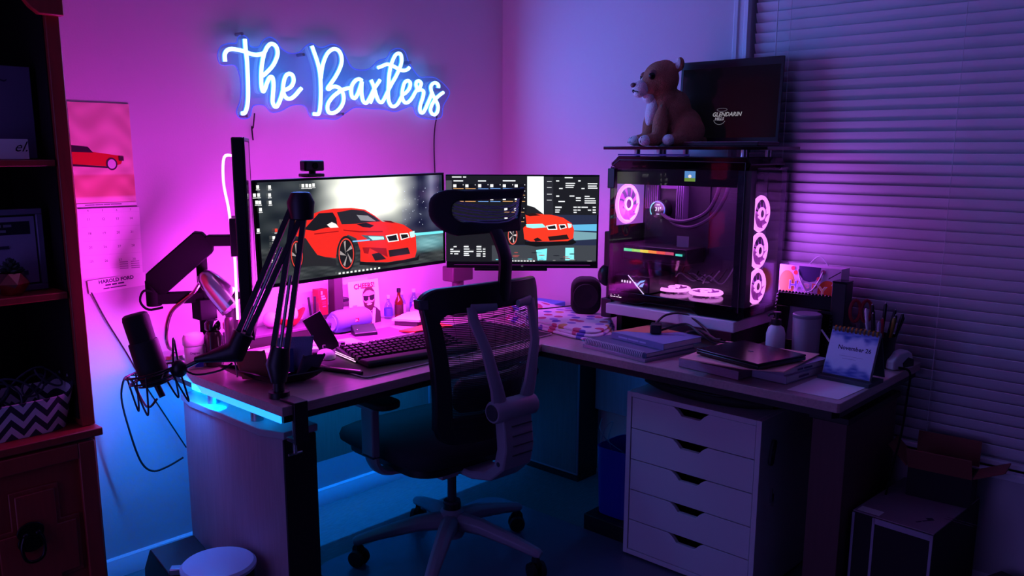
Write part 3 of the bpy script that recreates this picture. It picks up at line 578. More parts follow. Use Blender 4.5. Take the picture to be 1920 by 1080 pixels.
MB().bb(-.095, .092, 0, .002, -.285, -.242).build('strip_sheet', m_paper, o, loc=(0, -.001, 0), rot=(0, R(-3), 0))
onecable('wall_cable', 'thin black cord hanging down the wall below the calendar', [(-1.938, -.006, .995), (-1.90, -.006, .90), (-1.843, -.006, .78), (-1.789, -.006, .658), (-1.72, -.006, .52), (-1.658, -.006, .397)], .0025, m_cord)

# ------------------------------------------------------------------ neon sign
ns = thing('neon_sign', 'glowing cyan cursive neon sign on the pink lit wall', 'neon sign', (-.9, -.0, 1.75))
AC = smooth_path([(p[0], 0, p[1]) for p in ACRYLIC], 4, closed=True)
MB().prism([(p.x, p.z) for p in AC], -.036, -.030, 'y').build('acrylic_backing', m_acry, ns, smooth=0)
edge = [(p.x, -.033, p.z) for p in AC]
MB().tube(edge, .0022, 5, closed=True).build('lit_acrylic_edge', mat('lit_edge', (120, 150, 255), .3, em=(90, 110, 240), es=.3), ns)
for s_ in NEON:
    p = smooth_path([(a, -.05, b) for a, b in s_], 5)
    MB().tube(p, .0072, 10).build('neon_tube', m_cyan, ns)
    MB().tube([Vector((q.x, -.041, q.z)) for q in p], (.0065), 6).build('tube_base', mat('tube_base_glow', (120, 190, 235), .5, em=(20, 125, 240), es=1.1), ns)  # blue emission added to the opaque base for the wall halo
for a, b in ((-.47, .10), (-.47, -.18), (.30, .06), (.38, -.11), (-.05, -.16), (-.22, .05)):
    MB().cyl((a, -.042, b), (a, -.001, b), .006, n=12).build('standoff', m_steel, ns)
for k, (a, b, e) in enumerate(((-.43, -.17, -.265), (.456, -.15, -.40))):
    MB().tube(smooth_path([(a, -.03, b), (a + .002, -.012, b - .05), (a - .001, -.008, (b + e) / 2), (a + .002, -.008, e)], 5), .0026, 6).build('power_cord', m_cord, ns)
light('sign_back_glow', 'AREA', (-.93, -.028, 1.74), .2, (.03, .3, 1), (.9, .2), to=(0, 1, 0), parent=ns)
light('sign_glow', 'AREA', (-.9, -.075, 1.75), 13, NEONC, (.95, .22), to=(0, -1, 0), parent=ns)

# ------------------------------------------------------------------ ultrawide monitor
def monitor(name, label, loc, rot, w_, h_, depth, chin=.012, bez=.008):
    """origin at the centre of the panel front; local x along the panel, -y is the viewing side"""
    t = thing(name, label, 'monitor', loc, 0); t.rotation_euler = rot
    MB().box((0, depth / 2, 0), (w_, depth, h_)).build('housing', m_black, t, bevel=.004)
    f = MB()
    f.bb(-w_ / 2, w_ / 2, -.004, 0, h_ / 2 - bez, h_ / 2).bb(-w_ / 2, w_ / 2, -.004, 0, -h_ / 2, -h_ / 2 + chin)
    f.bb(-w_ / 2, -w_ / 2 + bez, -.004, 0, -h_ / 2 + chin, h_ / 2 - bez).bb(w_ / 2 - bez, w_ / 2, -.004, 0, -h_ / 2 + chin, h_ / 2 - bez)
    f.build('bezel', m_black, t, bevel=.001)
    MB().bb(-.06, .06, depth, depth + .025, -.06, .06).build('vesa_block', m_black, t, bevel=.003)
    return t
UW = monitor('ultrawide_monitor', 'ultrawide monitor showing a large red sports car', (-1.123, -.356, 1.182), (0, R(-.8), 0), .826, .356, .022, .012, .008)
sw, sh0, sh1 = .404, -.166, .170
def vn(x, y): return math.sin(x * 12.9 + y * 7.1) * .5 + math.sin(x * 5.3 - y * 11.7 + 1.3) * .5
def bg(u, v):
    x, y = u, v
    smoke = max(0, 1 - ((x - .55) / .30) ** 2) * max(0, min(1, (y - .38) / .3))
    smoke = min(1, smoke * 1.35 + .07 * vn(x * 3, y * 3))
    base = [38, 44, 52]
    if x > .74: base = [30, 34, 58]; s2 = max(0, 1 - abs(x - .93) / .05) * max(0, y - .3) * 1.3; base = [b + s2 * 110 for b in base]
    if x < .32: base = [44 - 20 * (1 - y), 50 - 20 * (1 - y), 54 - 20 * (1 - y)]
    if y < .36:
        base = [46, 50, 52]; g = max(0, 1 - ((x - .9) / .18) ** 2) * max(0, 1 - ((y - .24) / .13) ** 2); base = [46 + 60 * g, 50 + 110 * g, 52 + 115 * g]
        base = [b + 16 * vn(x * 6, y * 14) for b in base]
    return tuple(max(0, min(255, b * (1 - smoke) + s * smoke)) for b, s in zip(base, (238, 240, 226)))
pt = Print(.00012); pt.grid(-sw, sh0, sw, sh1, 80, 44, bg)
C_ = CAR; red, dred, blk = (222, 38, 30), (150, 18, 20), (22, 22, 26)
pt.shape(C_['beam1'], (110, 220, 235)).shape(C_['spoiler'], blk).shape(C_['spoiler2'], blk).shape(C_['skirt'], (34, 34, 38)).shape(C_['splitter'], (18, 18, 20)).shape(C_['body'], red)
pt.shape(C_['window'], blk).shape(C_['shield'], (34, 34, 40)).shape(C_['glint'], (130, 130, 136)).shape(C_['scoop'], blk).shape(C_['scoop2'], (90, 14, 14)).shape(C_['mirror'], (235, 225, 220)).shape(C_['line1'], dred).shape(C_['line2'], dred)
pt.shape(C_['head1'], (60, 90, 100)).shape(C_['head1w'], (170, 245, 245)).shape(C_['head2'], (190, 250, 245)).shape(C_['kid1'], (235, 235, 235)).shape(C_['kid1i'], blk).shape(C_['kid2'], (235, 235, 235)).shape(C_['kid2i'], blk)
pt.shape(C_['intake'], (30, 26, 28)).shape(C_['intake2'], (30, 26, 28)).shape(C_['beam2'], (120, 190, 255)).shape(C_['vent'], dred).shape(C_['cheek'], dred)
for (c, rx, ry) in WHEELS:
    pt.shape(ell(c[0], c[1], rx * 1.12, ry * 1.1, 24), (26, 26, 30)).shape(ell(c[0], c[1], rx * .95, ry * .95, 24), (220, 60, 50)).shape(ell(c[0], c[1], rx * .84, ry * .87, 24), (24, 24, 26))
    for k in range(5):
        a = k * 2 * math.pi / 5 + .5; b = .16
        pt.shape([(c[0] + rx * .12 * math.cos(a + 1.5), c[1] + ry * .12 * math.sin(a + 1.5)), (c[0] + rx * .8 * math.cos(a - b), c[1] + ry * .8 * math.sin(a - b)), (c[0] + rx * .8 * math.cos(a + b), c[1] + ry * .8 * math.sin(a + b))], (150, 140, 140))
for k, (a, b) in enumerate(ICONS):
    col = (240, 240, 235) if k not in (13, 16) else (220, 60, 50)
    pt.rect(a - .005, b - .005, a + .005, b + .006, col).rect(a - .007, b - .010, a + .007, b - .007, (190, 190, 190))
for a, b in TASK: pt.rect(a - .0045, b - .003, a + .0045, b + .003, (235, 238, 230))
for k in range(34):
    a, b = .19 + .2 * random.random(), -.02 + .15 * random.random(); s_ = .0008 + .0012 * random.random(); pt.shape(ell(a, b, s_, s_, 6), (205, 215, 235), layer=pt.k + 1)
pt.build('screen_picture', m_screen, UW, (0, -.0008, 0))
# webcam on top of it
wc = thing('webcam', 'black box webcam clipped to the top of the ultrawide monitor', 'webcam', (-1.312, -.35, 1.360)); wc.rotation_euler = (0, 0, R(8))
MB().box((0, 0, .038), (.088, .03, .036)).build('body', m_black, wc, bevel=.006, seg=3)
MB().cyl((0, -.0155, .038), (0, -.018, .038), .011, n=20).build('lens', m_gloss, wc)
MB().cyl((0, 0, .012), (0, 0, .022), .012, n=16).build('swivel', m_black, wc)
MB().box((0, .004, .006), (.075, .05, .012)).build('clip', m_black, wc, bevel=.003)
# light tape behind
def led_loop(parent, w_, h_, y):
    MB().tube([(-w_ / 2, y, -h_ / 2), (w_ / 2, y, -h_ / 2), (w_ / 2, y, h_ / 2), (-w_ / 2, y, h_ / 2)], .004, 6, closed=True).build('light_tape', m_led, parent)
led_loop(UW, .74, .28, .0265)
light('tape_glow', 'AREA', (0, .04, 0), 1.9, PINK, (.78, .30), to=(0, 1, 0)).parent = UW
light('upper_tape_glow', 'AREA', (0, .03, .165), 1.3, PINK, (.78, .02), to=(0, .55, 1)).parent = UW
light('lower_tape_glow', 'AREA', (0, .03, -.165), 14, PINK, (.78, .02), to=(0, .6, -1)).parent = UW

# ------------------------------------------------------------------ second monitor, turned to the room
ang = math.atan2(-.7338, .6794)
RM = monitor('flat_monitor', 'monitor beside the ultrawide showing system windows over a red car', (-.713 + .6794 * .297, -.375 - .7338 * .297, 1.176), (0, 0, ang), .600, .366, .022, .024, .007)
pt = Print(.00012); pt.rect(-.292, -.158, .292, .175, (26, 28, 34))
S = RSC
pt.shape(S['sky'], (36, 42, 66)).shape(S['ground'], (58, 62, 68)).shape(S['glow'], (110, 150, 160)).shape(S['beam'], (90, 170, 210)).shape(S['teal1'], (120, 225, 230)).shape(S['teal2'], (130, 230, 235))
for k in range(24):
    a, b = -.1 + .37 * random.random(), -.155 + .035 * random.random(); pt.shape(ell(a, b, .012 * random.random() + .004, .002, 8), random.choice([(150, 70, 70), (30, 34, 40), (90, 200, 210), (120, 120, 120)]))
pt.shape(S['win1'], (22, 23, 28)).shape(S['side'], (70, 70, 78)).shape(S['smoke'], (225, 232, 232)).shape(S['roof'], (30, 30, 34)).shape(S['splitter'], (16, 16, 18)).shape(S['arch'], (26, 26, 30)).shape(S['body'], (226, 52, 32))
pt.shape(S['dark'], (40, 20, 20)).shape(S['head'], (150, 235, 235)).shape(S['head2'], (190, 250, 245)).shape(S['kid1'], (238, 238, 238)).shape(S['kid1i'], blk).shape(S['kid2'], (238, 238, 238)).shape(S['kid2i'], blk).shape(S['intake'], (34, 22, 22)).shape(S['intake2'], (34, 22, 22))
(c, rx, ry) = RWHEEL
pt.shape(ell(c[0], c[1], rx * 1.1, ry * 1.05, 20), (22, 22, 26)).shape(ell(c[0], c[1], rx, ry, 20), (220, 90, 80)).shape(ell(c[0], c[1], rx * .85, ry * .88, 20), (24, 24, 28))
for k in range(5):
    a = k * 2 * math.pi / 5; pt.shape([(c[0], c[1]), (c[0] + rx * .8 * math.cos(a - .15), c[1] + ry * .8 * math.sin(a - .15)), (c[0] + rx * .8 * math.cos(a + .15), c[1] + ry * .8 * math.sin(a + .15))], (200, 190, 190))
pt.shape(S['win2'], (24, 25, 30)).shape(S['win2l'], (36, 37, 44))
for k, (a, b, c2, d) in enumerate(TILES):
    z0, z1 = min(b, d), max(b, d); pt.rect(a, z0, c2, z1, (14, 14, 18)); hue = (120, 170, 240) if (k // 6 == 1 or k in (12, 14, 18)) else (240, 175, 110)
    pt.rect(a, z0, c2, z0 + .0016, hue).rect(a, z0 + .006, a + .012, z1 - .001, (235, 235, 235)).rect(c2 - .003, z1 - .004, c2, z1 - .001, (230, 230, 230))
for a, b, c2, d in BARS: pt.rect(a, min(b, d), c2, max(b, d), (225, 228, 232))
for k in range(12): pt.rect(-.09 + .012 * k, -.154, -.082 + .012 * k, -.150, (240, 240, 240))
pt.shape(ell(-.0, -.172, .0045, .0045, 14), (60, 60, 66))
pt.build('screen_picture', m_screen, RM, (0, -.0008, 0))
MB().bb(-.19, .10, -.004, .018, -.195, -.183).build('chin_bar', m_black, RM, bevel=.003)
led_loop(RM, .50, .26, .0265)
light('tape_glow', 'AREA', (0, .04, -.06), 2.4, PINK, (.54, .24), to=(0, 1, -.4)).parent = RM

# ------------------------------------------------------------------ portrait monitor seen edge on
pd = Vector((.540, .8416, 0)); PN = Vector((-1.680, -.545, 1.182))
pc_ = PN + pd * .17
VM = monitor('portrait_monitor', 'upright monitor seen edge-on at the left of the ultrawide', pc_, (0, 0, math.atan2(pd.y, pd.x)), .34, .61, .034, .010, .010)
MB().bb(-.158, .158, -.003, -.0005, -.292, .292).build('screen_panel', mat('dark_screen', (16, 14, 22), .1), VM)
MB().tube(smooth_path([(.02, .04, .25), (-.02, .065, .245), (-.035, .07, .17), (-.03, .06, .09), (-.035, .055, .02), (-.03, .05, -.06), (-.04, .05, -.16), (-.05, .05, -.26)], 5), .0045, 6).build('light_tape', m_led, VM)
light('tape_glow', 'AREA', (0, .065, -.19), 10, PINK, (.28, .2), to=(0, 1, .6)).parent = VM

# ------------------------------------------------------------------ monitor arms
ma = thing('monitor_mount', 'black gas spring arm holding the portrait monitor', 'monitor arm', (-1.67, -.20, DZ))
m_armb = mat('arm_black', (7, 6, 8), .8, spec=.1)
W = lambda n, f, m=m_armb, bev=.003: f.build(n, m, ma, bevel=bev, world=True)
W('pole', MB().cyl((-1.655, -.20, DZ + .0), (-1.655, -.20, 1.13), .018), bev=0)
W('clamp', MB().bb(-1.70, -1.61, -.24, -.16, DZ, DZ + .02)); W('pole_block', MB().bb(-1.685, -1.625, -.23, -.17, .895, .965))
W('lower_arm', MB().tube([(-1.655, -.2, .97), (-1.785, -.115, .97)], (.026), 4, flat=(0, 0, 1)))
W('knuckle', MB().cyl((-1.785, -.115, .945), (-1.785, -.115, 1.03), .024))
a0, a1 = Vector((-1.785, -.115, 1.01)), Vector((-1.635, -.215, 1.165))
W('spring_arm', MB().tube([a0, a0.lerp(a1, .08), a0.lerp(a1, .92), a1], [(.04, .034), (.062, .045), (.062, .045), (.036, .034)], 4, flat=(.5, -.3, -.8)))
W('head', MB().box(a1 + Vector((.035, -.03, -.008)), (.10, .05, .035), (0, 0, R(-40))).cyl(a1 + Vector((.07, -.06, -.03)), a1 + Vector((.07, -.06, .05)), .016))
W('cable_loop', MB().tube(smooth_path([a0 + Vector((-.0, -.02, -.02)), a0 + Vector((-.035, -.01, -.01)), a0 + Vector((-.045, 0, -.045)), a0 + Vector((-.02, 0, -.075)), a0 + Vector((.02, -.02, -.07))], 5), .004, 6), bev=0)
pl = thing('monitor_pole', 'thick dark post standing behind the ultrawide monitor', 'monitor stand', (-1.045, -.085, DZ))
MB().bb(-1.066, -1.024, -.106, -.064, DZ + .012, 1.22).build('post', mat('post_brown', (52, 34, 44), .5), pl, bevel=.003, world=True)
MB().bb(-1.07, -1.005, -.112, -.04, DZ, DZ + .012).build('foot', m_black, pl, bevel=.003, world=True)
MB().bb(-1.024, -.995, -.105, -.065, .86, .875).build('cable_shelf', m_black, pl, bevel=.003, world=True); MB().bb(-1.075, -1.015, -.309, -.108, 1.16, 1.22).build('bracket', m_black, pl, bevel=.003, world=True)
pl = thing('monitor_pole', 'short dark post and bracket under the flat monitor by the corner', 'monitor stand', (-.48, -.19, DZ))
MB().cyl((-.49, -.20, DZ), (-.49, -.20, .96), .026).build('post', mat('post_plum', (70, 40, 60), .5), pl, world=True)
MB().bb(-.55, -.43, -.235, -.165, .90, .965).build('bracket', MATS['post_plum'], pl, bevel=.006, world=True)
MB().bb(-.55, -.43, -.26, -.14, DZ, DZ + .012).build('foot', m_black, pl, bevel=.003, world=True)
MB().tube([(-.49, -.20, .95), (-.49, -.37, 1.10), (-.49, -.52, 1.176)], .018, 8).build('arm', m_black, pl, world=True)
# arm at the right of the flat monitor
ra = thing('monitor_mount', 'dark folded arm between the flat monitor and the tower', 'monitor arm', (-.275, -.845, .80))
MB().cyl((-.275, -.852, .81), (-.275, -.852, 1.13), .014).build('pole', m_black, ra, world=True)
MB().bb(-.305, -.245, -.884, -.832, .80, .876).build('clamp', m_black, ra, bevel=.003, world=True)
MB().bb(-.293, -.257, -.872, -.832, 1.00, 1.14).build('sleeve', m_black, ra, bevel=.004, world=True)
MB().ball((-.275, -.838, .965), (.042, .036, .045)).build('joint', m_black, ra, world=True)

# ------------------------------------------------------------------ boom arm and microphone
bo = thing('microphone_boom', 'black scissor boom arm clamped to the left desk corner', 'microphone arm', (-1.735, -.77, DZ))
Wb = lambda n, f, m=m_black, bev=0: f.build(n, m, bo, bevel=bev, world=True)
b0 = Vector((-1.735, -.765, DZ))
Wb('base_puck', MB().cyl(b0 + Vector((0, 0, .0005)), b0 + Vector((0, 0, .018)), .03, n=24))
Wb('base_post', MB().cyl(b0 + Vector((0, 0, .018)), b0 + Vector((0, 0, .10)), .016))
Wb('clamp', MB().bb(b0.x - .022, b0.x + .022, -.875, -.862, .64, DZ + .006).bb(b0.x - .022, b0.x + .022, -.875, -.80, DZ + .0005, DZ + .008).bb(b0.x - .018, b0.x + .018, -.862, -.82, .64, .652), bev=.002)
Wb('clamp_screw', MB().cyl((b0.x, -.835, .60), (b0.x, -.835, .70), .006, n=12).cyl((b0.x, -.835, .70), (b0.x, -.835, .704), .014, n=16), m_chrome)
Wb('clamp_knob', MB().tube([(b0.x - .022, -.835, .602), (b0.x + .022, -.835, .602)], .004, 8), m_chrome)
j0 = b0 + Vector((.0, .0, .095)); el = Vector((-1.628, -.752, 1.305)); fe = Vector((-1.815, -.675, .885))
side = Vector((.68, -.73, 0))
def bars(a, b, name, gap, r):
    for sgn in (-1, 1):
        o_ = side * sgn * gap; Wb(name, MB().tube([a + o_ + (b - a) * .04, b + o_ * .75 - (b - a) * .03], r, 4, flat=(.73, .68, 0)), bev=.001)
bars(j0, el, 'lower_bar', .020, .0105); bars(el, fe, 'upper_bar', .020, .0105)
d1_ = (el - j0).normalized(); d2_ = (fe - el).normalized()
Wb('spring', MB().tube([j0.lerp(el, .1), j0.lerp(el, .55)], .005, 8), m_steel)
Wb('spring', MB().tube([el.lerp(fe, .3), el.lerp(fe, .85)], .005, 8), m_steel)
Wb('elbow_cap', MB().tube([el + Vector((0, 0, .028)), el + Vector((0, 0, .0)), el - Vector((0, 0, .05))], [(.026, .022), (.040, .030), (.034, .028)], 20, flat=side), bev=.003)
Wb('base_cap', MB().tube([j0 - Vector((0, 0, .05)), j0, j0 + d1_ * .05], [(.022, .022), (.034, .030), (.026, .022)], 16, flat=side), bev=0)
Wb('wrist_cap', MB().tube([fe - d2_ * .06, fe, fe + Vector((-.06, .055, -.015)), fe + Vector((-.085, .075, -.02))], [(.03, .026), (.034, .03), (.014, .014), (.008, .008)], 12, flat=side), bev=.003)
mc = Vector((-1.972, -.502, .90)); tip = Vector((-1.925, -.575, .84))
Wb('wrist_rod', MB().tube([fe + Vector((-.07, .06, -.018)), tip], .006, 8))
Wb('cable', MB().tube(smooth_path([fe + Vector((-.01, 0, -.03)), fe + Vector((-.04, .02, -.05)), tip + Vector((.03, -.02, -.02)), tip], 5), .003, 6), m_cord)
mi = thing('microphone', 'black condenser microphone standing in a spider shock mount', 'microphone', (-1.972, -.502, .80))
MI = Euler((R(-10), R(-9), 0)).to_matrix()
Wm = lambda n, f, m=m_blackm, bev=0: f.build(n, m, mi, bevel=bev)
Wm('grille', MB().lathe([(.034, .115), (.036, .12), (.037, .185), (.034, .196), (.028, .2), (.0, .2)], n=28, M=MI), mat('mic_grille', (9, 9, 11), .75, bump=.5, bscale=900))
Wm('body', MB().lathe([(.0, -.012), (.030, -.012), (.038, -.004), (.041, .02), (.041, .115), (.039, .119)], n=28, M=MI))
def ring(r, z, n=24): return [MI @ Vector((r * math.cos(2 * math.pi * i / n), r * math.sin(2 * math.pi * i / n), z)) for i in range(n)]
Wm('inner_ring', MB().tube(ring(.048, .018), .0035, 6, closed=True).tube(ring(.046, -.005), .003, 6, closed=True), m_black)
Wm('outer_ring', MB().tube(ring(.075, .03), .0032, 6, closed=True).tube(ring(.068, .008), .0028, 6, closed=True), m_black)
for k in range(4):
    a = R(35 + 90 * k); p = lambda rr, aa, zz: MI @ Vector((rr * math.cos(aa), rr * math.sin(aa), zz))
    Wm('wire_loop', MB().tube(smooth_path([p(.072, a - .32, .03), p(.08, a - .06, -.066), p(.08, a + .06, -.066), p(.072, a + .32, .03)], 6), .0028, 6), m_black)
for k in range(8):
    a = R(12 + 45 * k); Wm('elastic_cord', MB().tube([p(.047, a, .018), p(.074, a + .35, .03)], .002, 5).tube([p(.047, a, .018), p(.068, a - .35, .008)], .002, 5), m_cord)
Wm('upper_loop', MB().tube(smooth_path([p(.072, R(-30), .03), p(.082, R(-38), .095), p(.085, R(-48), .10), p(.074, R(-62), .03)], 6), .003, 6), m_black)
Wm('mount_bracket', MB().ball(tip - mi.location + Vector((-.006, .005, .0)), (.022, .022, .026)).tube([tip - mi.location, p(.07, R(-50), .03)], .011, 8), m_black)
Wm('plug', MB().cyl(MI @ Vector((0, 0, -.012)), MI @ Vector((.004, -.004, -.05)), .009), m_black)
onecable('microphone_cable', 'black cable looping from the microphone down to the desk pedestal', [(-1.972, -.502, .745), (-1.975, -.44, .71), (-1.95, -.30, .75), (-1.925, -.18, .74), (-1.917, -.12, .66), (-1.90, -.12, .545), (-1.872, -.12, .433), (-1.836, -.12, .388), (-1.786, -.12, .388), (-1.73, -.13, .41)], .0035, m_cord)

# ------------------------------------------------------------------ things on the long desk
dm = tag(MB().prism(rrect(.90, .40, .02, 5, -.99, -.585), DZ + .0003, DZ + .004, 'z').build('desk_mat', mat('desk_mat_black', (20, 17, 24), .6)), 'large black desk mat under the keyboard', 'desk mat')
MB().tube([(p[0], p[1], DZ + .0036) for p in rrect(.90, .40, .02, 5, -.99, -.585)], .0024, 6, closed=True).build('pale_rim', mat('pale_edging', (215, 180, 200), .6), dm)  # thin pale tube along the mat edge
DM = DZ + .0045
# keyboard
kb = thing('keyboard', 'black mechanical keyboard lit along its left edge', 'keyboard', (-1.352, -.615, DM), R(-10))
MB().prism([(0, 0), (0, .006), (.15, .026), (.15, 0)], 0, .44, 'x').build('case', m_black, kb, bevel=.002)
MB().bb(-.002, -.0005, .0, .148, .004, .007).bb(-.002, -.0005, .01, .148, .011, .013).build('edge_light', mat('white_edge_glow', (255, 220, 240), .4, em=(255, 190, 235), es=1.4), kb)
m_key = mat('keycap', (20, 19, 24), .35)
k1 = None
for r in range(6):
    for c in range(19):
        if r == 5 and c in (4,): continue
        x, y = .022 + c * .0222, .018 + r * .0235; z_ = .0062 + (y / .15) * .02
        if k1 is None:
            b = MB(); b.add([(-.0095, -.0095, 0), (.0095, -.0095, 0), (.0095, .0095, 0), (-.0095, .0095, 0), (-.007, -.006, .009), (.007, -.006, .009), (.007, .008, .009), (-.007, .008, .009)], [(3, 2, 1, 0), (4, 5, 6, 7), (0, 1, 5, 4), (1, 2, 6, 5), (2, 3, 7, 6), (3, 0, 4, 7)])
            k1 = b.build('key', m_key, kb, loc=(x, y, z_), rot=(R(7.6), 0, 0), smooth=0)
        else: copyobj(k1, kb, (x, y, z_))
MB().cyl((.028, .158, .024), (.028, .158, .040), .012, n=20).build('volume_knob', m_chrome, kb)
wr = tag(MB().prism([(0, 0), (.0, .012), (.01, .02), (.06, .018), (.075, .01), (.078, 0)], 0, .43, 'x').build('wrist_rest', mat('padded_wrist_rest', (18, 18, 26), .6), bevel=.004), 'padded black wrist rest in front of the keyboard', 'wrist rest')
wr.location = Vector((-1.352, -.615, DM)) + Matrix.Rotation(R(-10), 3, 'Z') @ Vector((.004, -.083, 0)); wr.rotation_euler = (0, 0, R(-10))
# mouse
ms = thing('mouse', 'small white computer mouse on the black desk mat', 'mouse', (-1.368, -.473, DM), R(-20))
MB().sheet(lambda u, v: (.03 * (math.sin(math.pi * v)) ** .45 * math.cos(math.pi * (1 - u)), .052 * (2 * v - 1), .001 + .027 * math.sin(math.pi * u) ** .8 * math.sin(math.pi * v) ** .5), 16, 16).build('shell', m_white, ms, smooth=60)
MB().prism(ell(0, 0, .028, .049, 20), .0002, .003, 'z').build('base', m_grey, ms)
MB().cyl((-.004, .025, .030), (.004, .025, .030), .008, n=12).build('wheel', m_greyd, ms)
# phone on a stand
ph = thing('phone_stand', 'black phone leaning upright on a stand beside the mouse', 'phone', (-1.335, -.40, DM), R(-25))
MB().box((0, 0, .068), (.07, .010, .14), (R(-14), R(-26), 0)).build('phone', m_black, ph, bevel=.003)
MB().prism(rrect(.075, .06, .012, 3), 0, .006, 'z').build('stand', m_greyd, ph)
# tray with pouches
tr = thing('tray', 'black square dish with pointed corners holding wallets at the desk corner', 'tray', (-1.625, -.60, DZ + .0005))
cor = [Vector(p) for p in ((-.13, .15), (-.095, -.10), (.08, -.125), (.125, .10))]
def trs(u, v):
    e = u * 4; i = int(e) % 4; f = e - int(e); a, b = cor[i], cor[(i + 1) % 4]
    q = a.lerp(b, f); sag = 1 - .16 * math.sin(math.pi * f); w2 = .55 + .45 * v ** .7
    tipz = .010 * (abs(2 * f - 1) ** 3)
    return (q.x * sag * w2, q.y * sag * w2, .002 + v * (.030 + tipz))
MB().sheet(trs, 48, 5, .004).build('dish', m_gloss, tr)
MB().prism([trs(i / 48, 0)[:2] for i in range(48)], .0008, .0045, 'z').build('bottom', m_gloss, tr)
def pouch(name, label, cat, loc, rz, tilt, size, m, parts):
    t = thing(name, label, cat, loc, rz); w_, d, h_ = size
    def f(u, v):
        a = 2 * math.pi * u; k = .35 + .65 * math.sin(math.pi * min(1, v * 1.15)) ** .5 if v < .86 else .35
        return ((w_ / 2) * (.88 + .12 * v) * math.copysign(abs(math.cos(a)) ** .4, math.cos(a)) + tilt[0] * v, (d / 2) * k * math.copysign(abs(math.sin(a)) ** .6, math.sin(a)) + tilt[1] * v, h_ * v + .004 * math.sin(a * 3) * v)
    MB().sheet(f, 28, 8).build('pouch_body', m, t, smooth=60)
    MB().prism([f(i / 28, 0)[:2] for i in range(28)], 0, .002, 'z').build('bottom', m, t); MB().prism([f(i / 28, 1)[:2] for i in range(28)], h_ - .001, h_ + .001, 'z').build('fold', m, t)
    for p in parts: p(t)
    return t
pouch('wallet', 'brown leather wallet standing in the black dish', 'wallet', (-1.685, -.56, DZ + .0075), R(-35), (-.02, .02), (.095, .022, .08), mat('brown_leather', (156, 84, 74), .5, bump=.2, bscale=60), [lambda t: MB().tube(smooth_path([(-.055, -.012, .01), (-.058, -.013, .05), (-.065, -.01, .068)], 4), .0025, 6).build('trim', m_steel, t)])
pouch('zip_pouch', 'dark blue zip pouch with a strap in the black dish', 'pouch', (-1.565, -.565, DZ + .0075), R(-30), (.01, .02), (.13, .04, .105), mat('navy_cloth', (120, 126, 172), .85, bump=.3, bscale=200), [lambda t: MB().bb(-.012, .008, -.0245, -.0215, .004, .08).build('strap', mat('blue_strap', (44, 60, 130), .8), t), lambda t: MB().ball((.038, -.022, .055), .003, 8, 6).build('snap', m_steel, t)])
pouch('key_case', 'black folded pouch at the right of the dish', 'pouch', (-1.56, -.635, DZ + .0075), R(-20), (.03, .0), (.07, .02, .06), mat('black_nylon', (60, 60, 78), .9), [])
kn = thing('cutter', 'pink metal cutter knife lying before the dish on the desk', 'knife', (-1.45, -.645, DZ + .0005), R(-68))
MB().box((.03, 0, .006), (.12, .018, .012)).build('handle', mat('pink_metal', (210, 170, 190), .3, .8), kn, bevel=.004)
MB().box((-.045, 0, .0065), (.04, .022, .013)).build('grip', m_black, kn, bevel=.004)
pen = tag(MB().tube([(-1.475, -.60, DZ + .008), (-1.425, -.745, DZ + .008)], .006, 10).build('marker', mat('dark_pen', (60, 44, 62), .4)), 'dark marker pen lying on the desk before the mat', 'pen')

# ---- bottles and jars at the left back
def lathe_thing(name, label, cat, loc, parts, group=None):
    t = thing(name, label, cat, loc, 0, group)
    for n, pr_, m in parts: MB().lathe(pr_, n=24).build(n, m, t)
    return t
de = lathe_thing('deodorant_stick', 'white deodorant stick with a blue wedge on its label', 'deodorant', (-1.735, -.27, DZ + .0005), [('body', [(.0, 0), (.029, 0), (.031, .004), (.031, .072), (.029, .075)], m_white), ('cap', [(.033, .075), (.035, .08), (.035, .10), (.030, .112), (.016, .117), (0, .118)], mat('pinkish_cap', (240, 225, 232), .4))])
de.children[0].scale = de.children[1].scale = (1.05, .72, 1)
pt = Print(.0002); pt.shape([(-.004, .006), (.024, .006), (.024, .048)], (40, 60, 170)).text('Degree', -.014, .05, .0095, (80, 70, 100), .0002)
pt.build('label_print', m_print, de, (-.010, -.0238, 0), (0, 0, R(-28)))
lathe_thing('cologne_bottle', 'dark bottle with a black cap behind the deodorant', 'bottle', (-1.678, -.292, DZ + .0005), [('bottle', [(0, 0), (.026, 0), (.028, .004), (.028, .10), (.02, .115), (.014, .118)], mat('plum_glass', (60, 25, 50), .15)), ('cap', [(.022, .118), (.025, .122), (.025, .142), (.018, .152), (0, .152)], m_gloss)])
lathe_thing('spray_can', 'tall pinkish metal can beside the cologne bottle', 'spray can', (-1.588, -.25, DZ + .0005), [('can', [(0, 0), (.022, 0), (.0235, .003), (.0235, .135), (.018, .145)], mat('pink_metal_can', (170, 130, 160), .3, .7)), ('cap', [(.018, .146), (.019, .15), (.019, .172), (.015, .176), (0, .176)], mat('can_cap', (150, 120, 150), .35, .5))])
jr = lathe_thing('candy_jar', 'clear jar of wrapped candies with a red lid', 'jar', (-1.545, -.185, DZ + .0005), [('glass', [(0, 0), (.034, 0), (.038, .006), (.038, .075), (.033, .085), (.033, .09)], m_glass), ('lid', [(.035, .09), (.036, .092), (.036, .11), (.033, .113), (0, .113)], mat('red_orange_lid', (200, 70, 60), .4))])
cb = [[], [], []]; mats3 = [mat('candy_red', (210, 30, 40), .3), mat('candy_blue', (50, 60, 170), .3), mat('candy_white', (230, 220, 225), .3)]
for k in range(60):
    a, r = random.random() * 6.28, .027 * random.random() ** .5; cb[k % 3].append((r * math.cos(a), r * math.sin(a), .008 + .06 * random.random()))
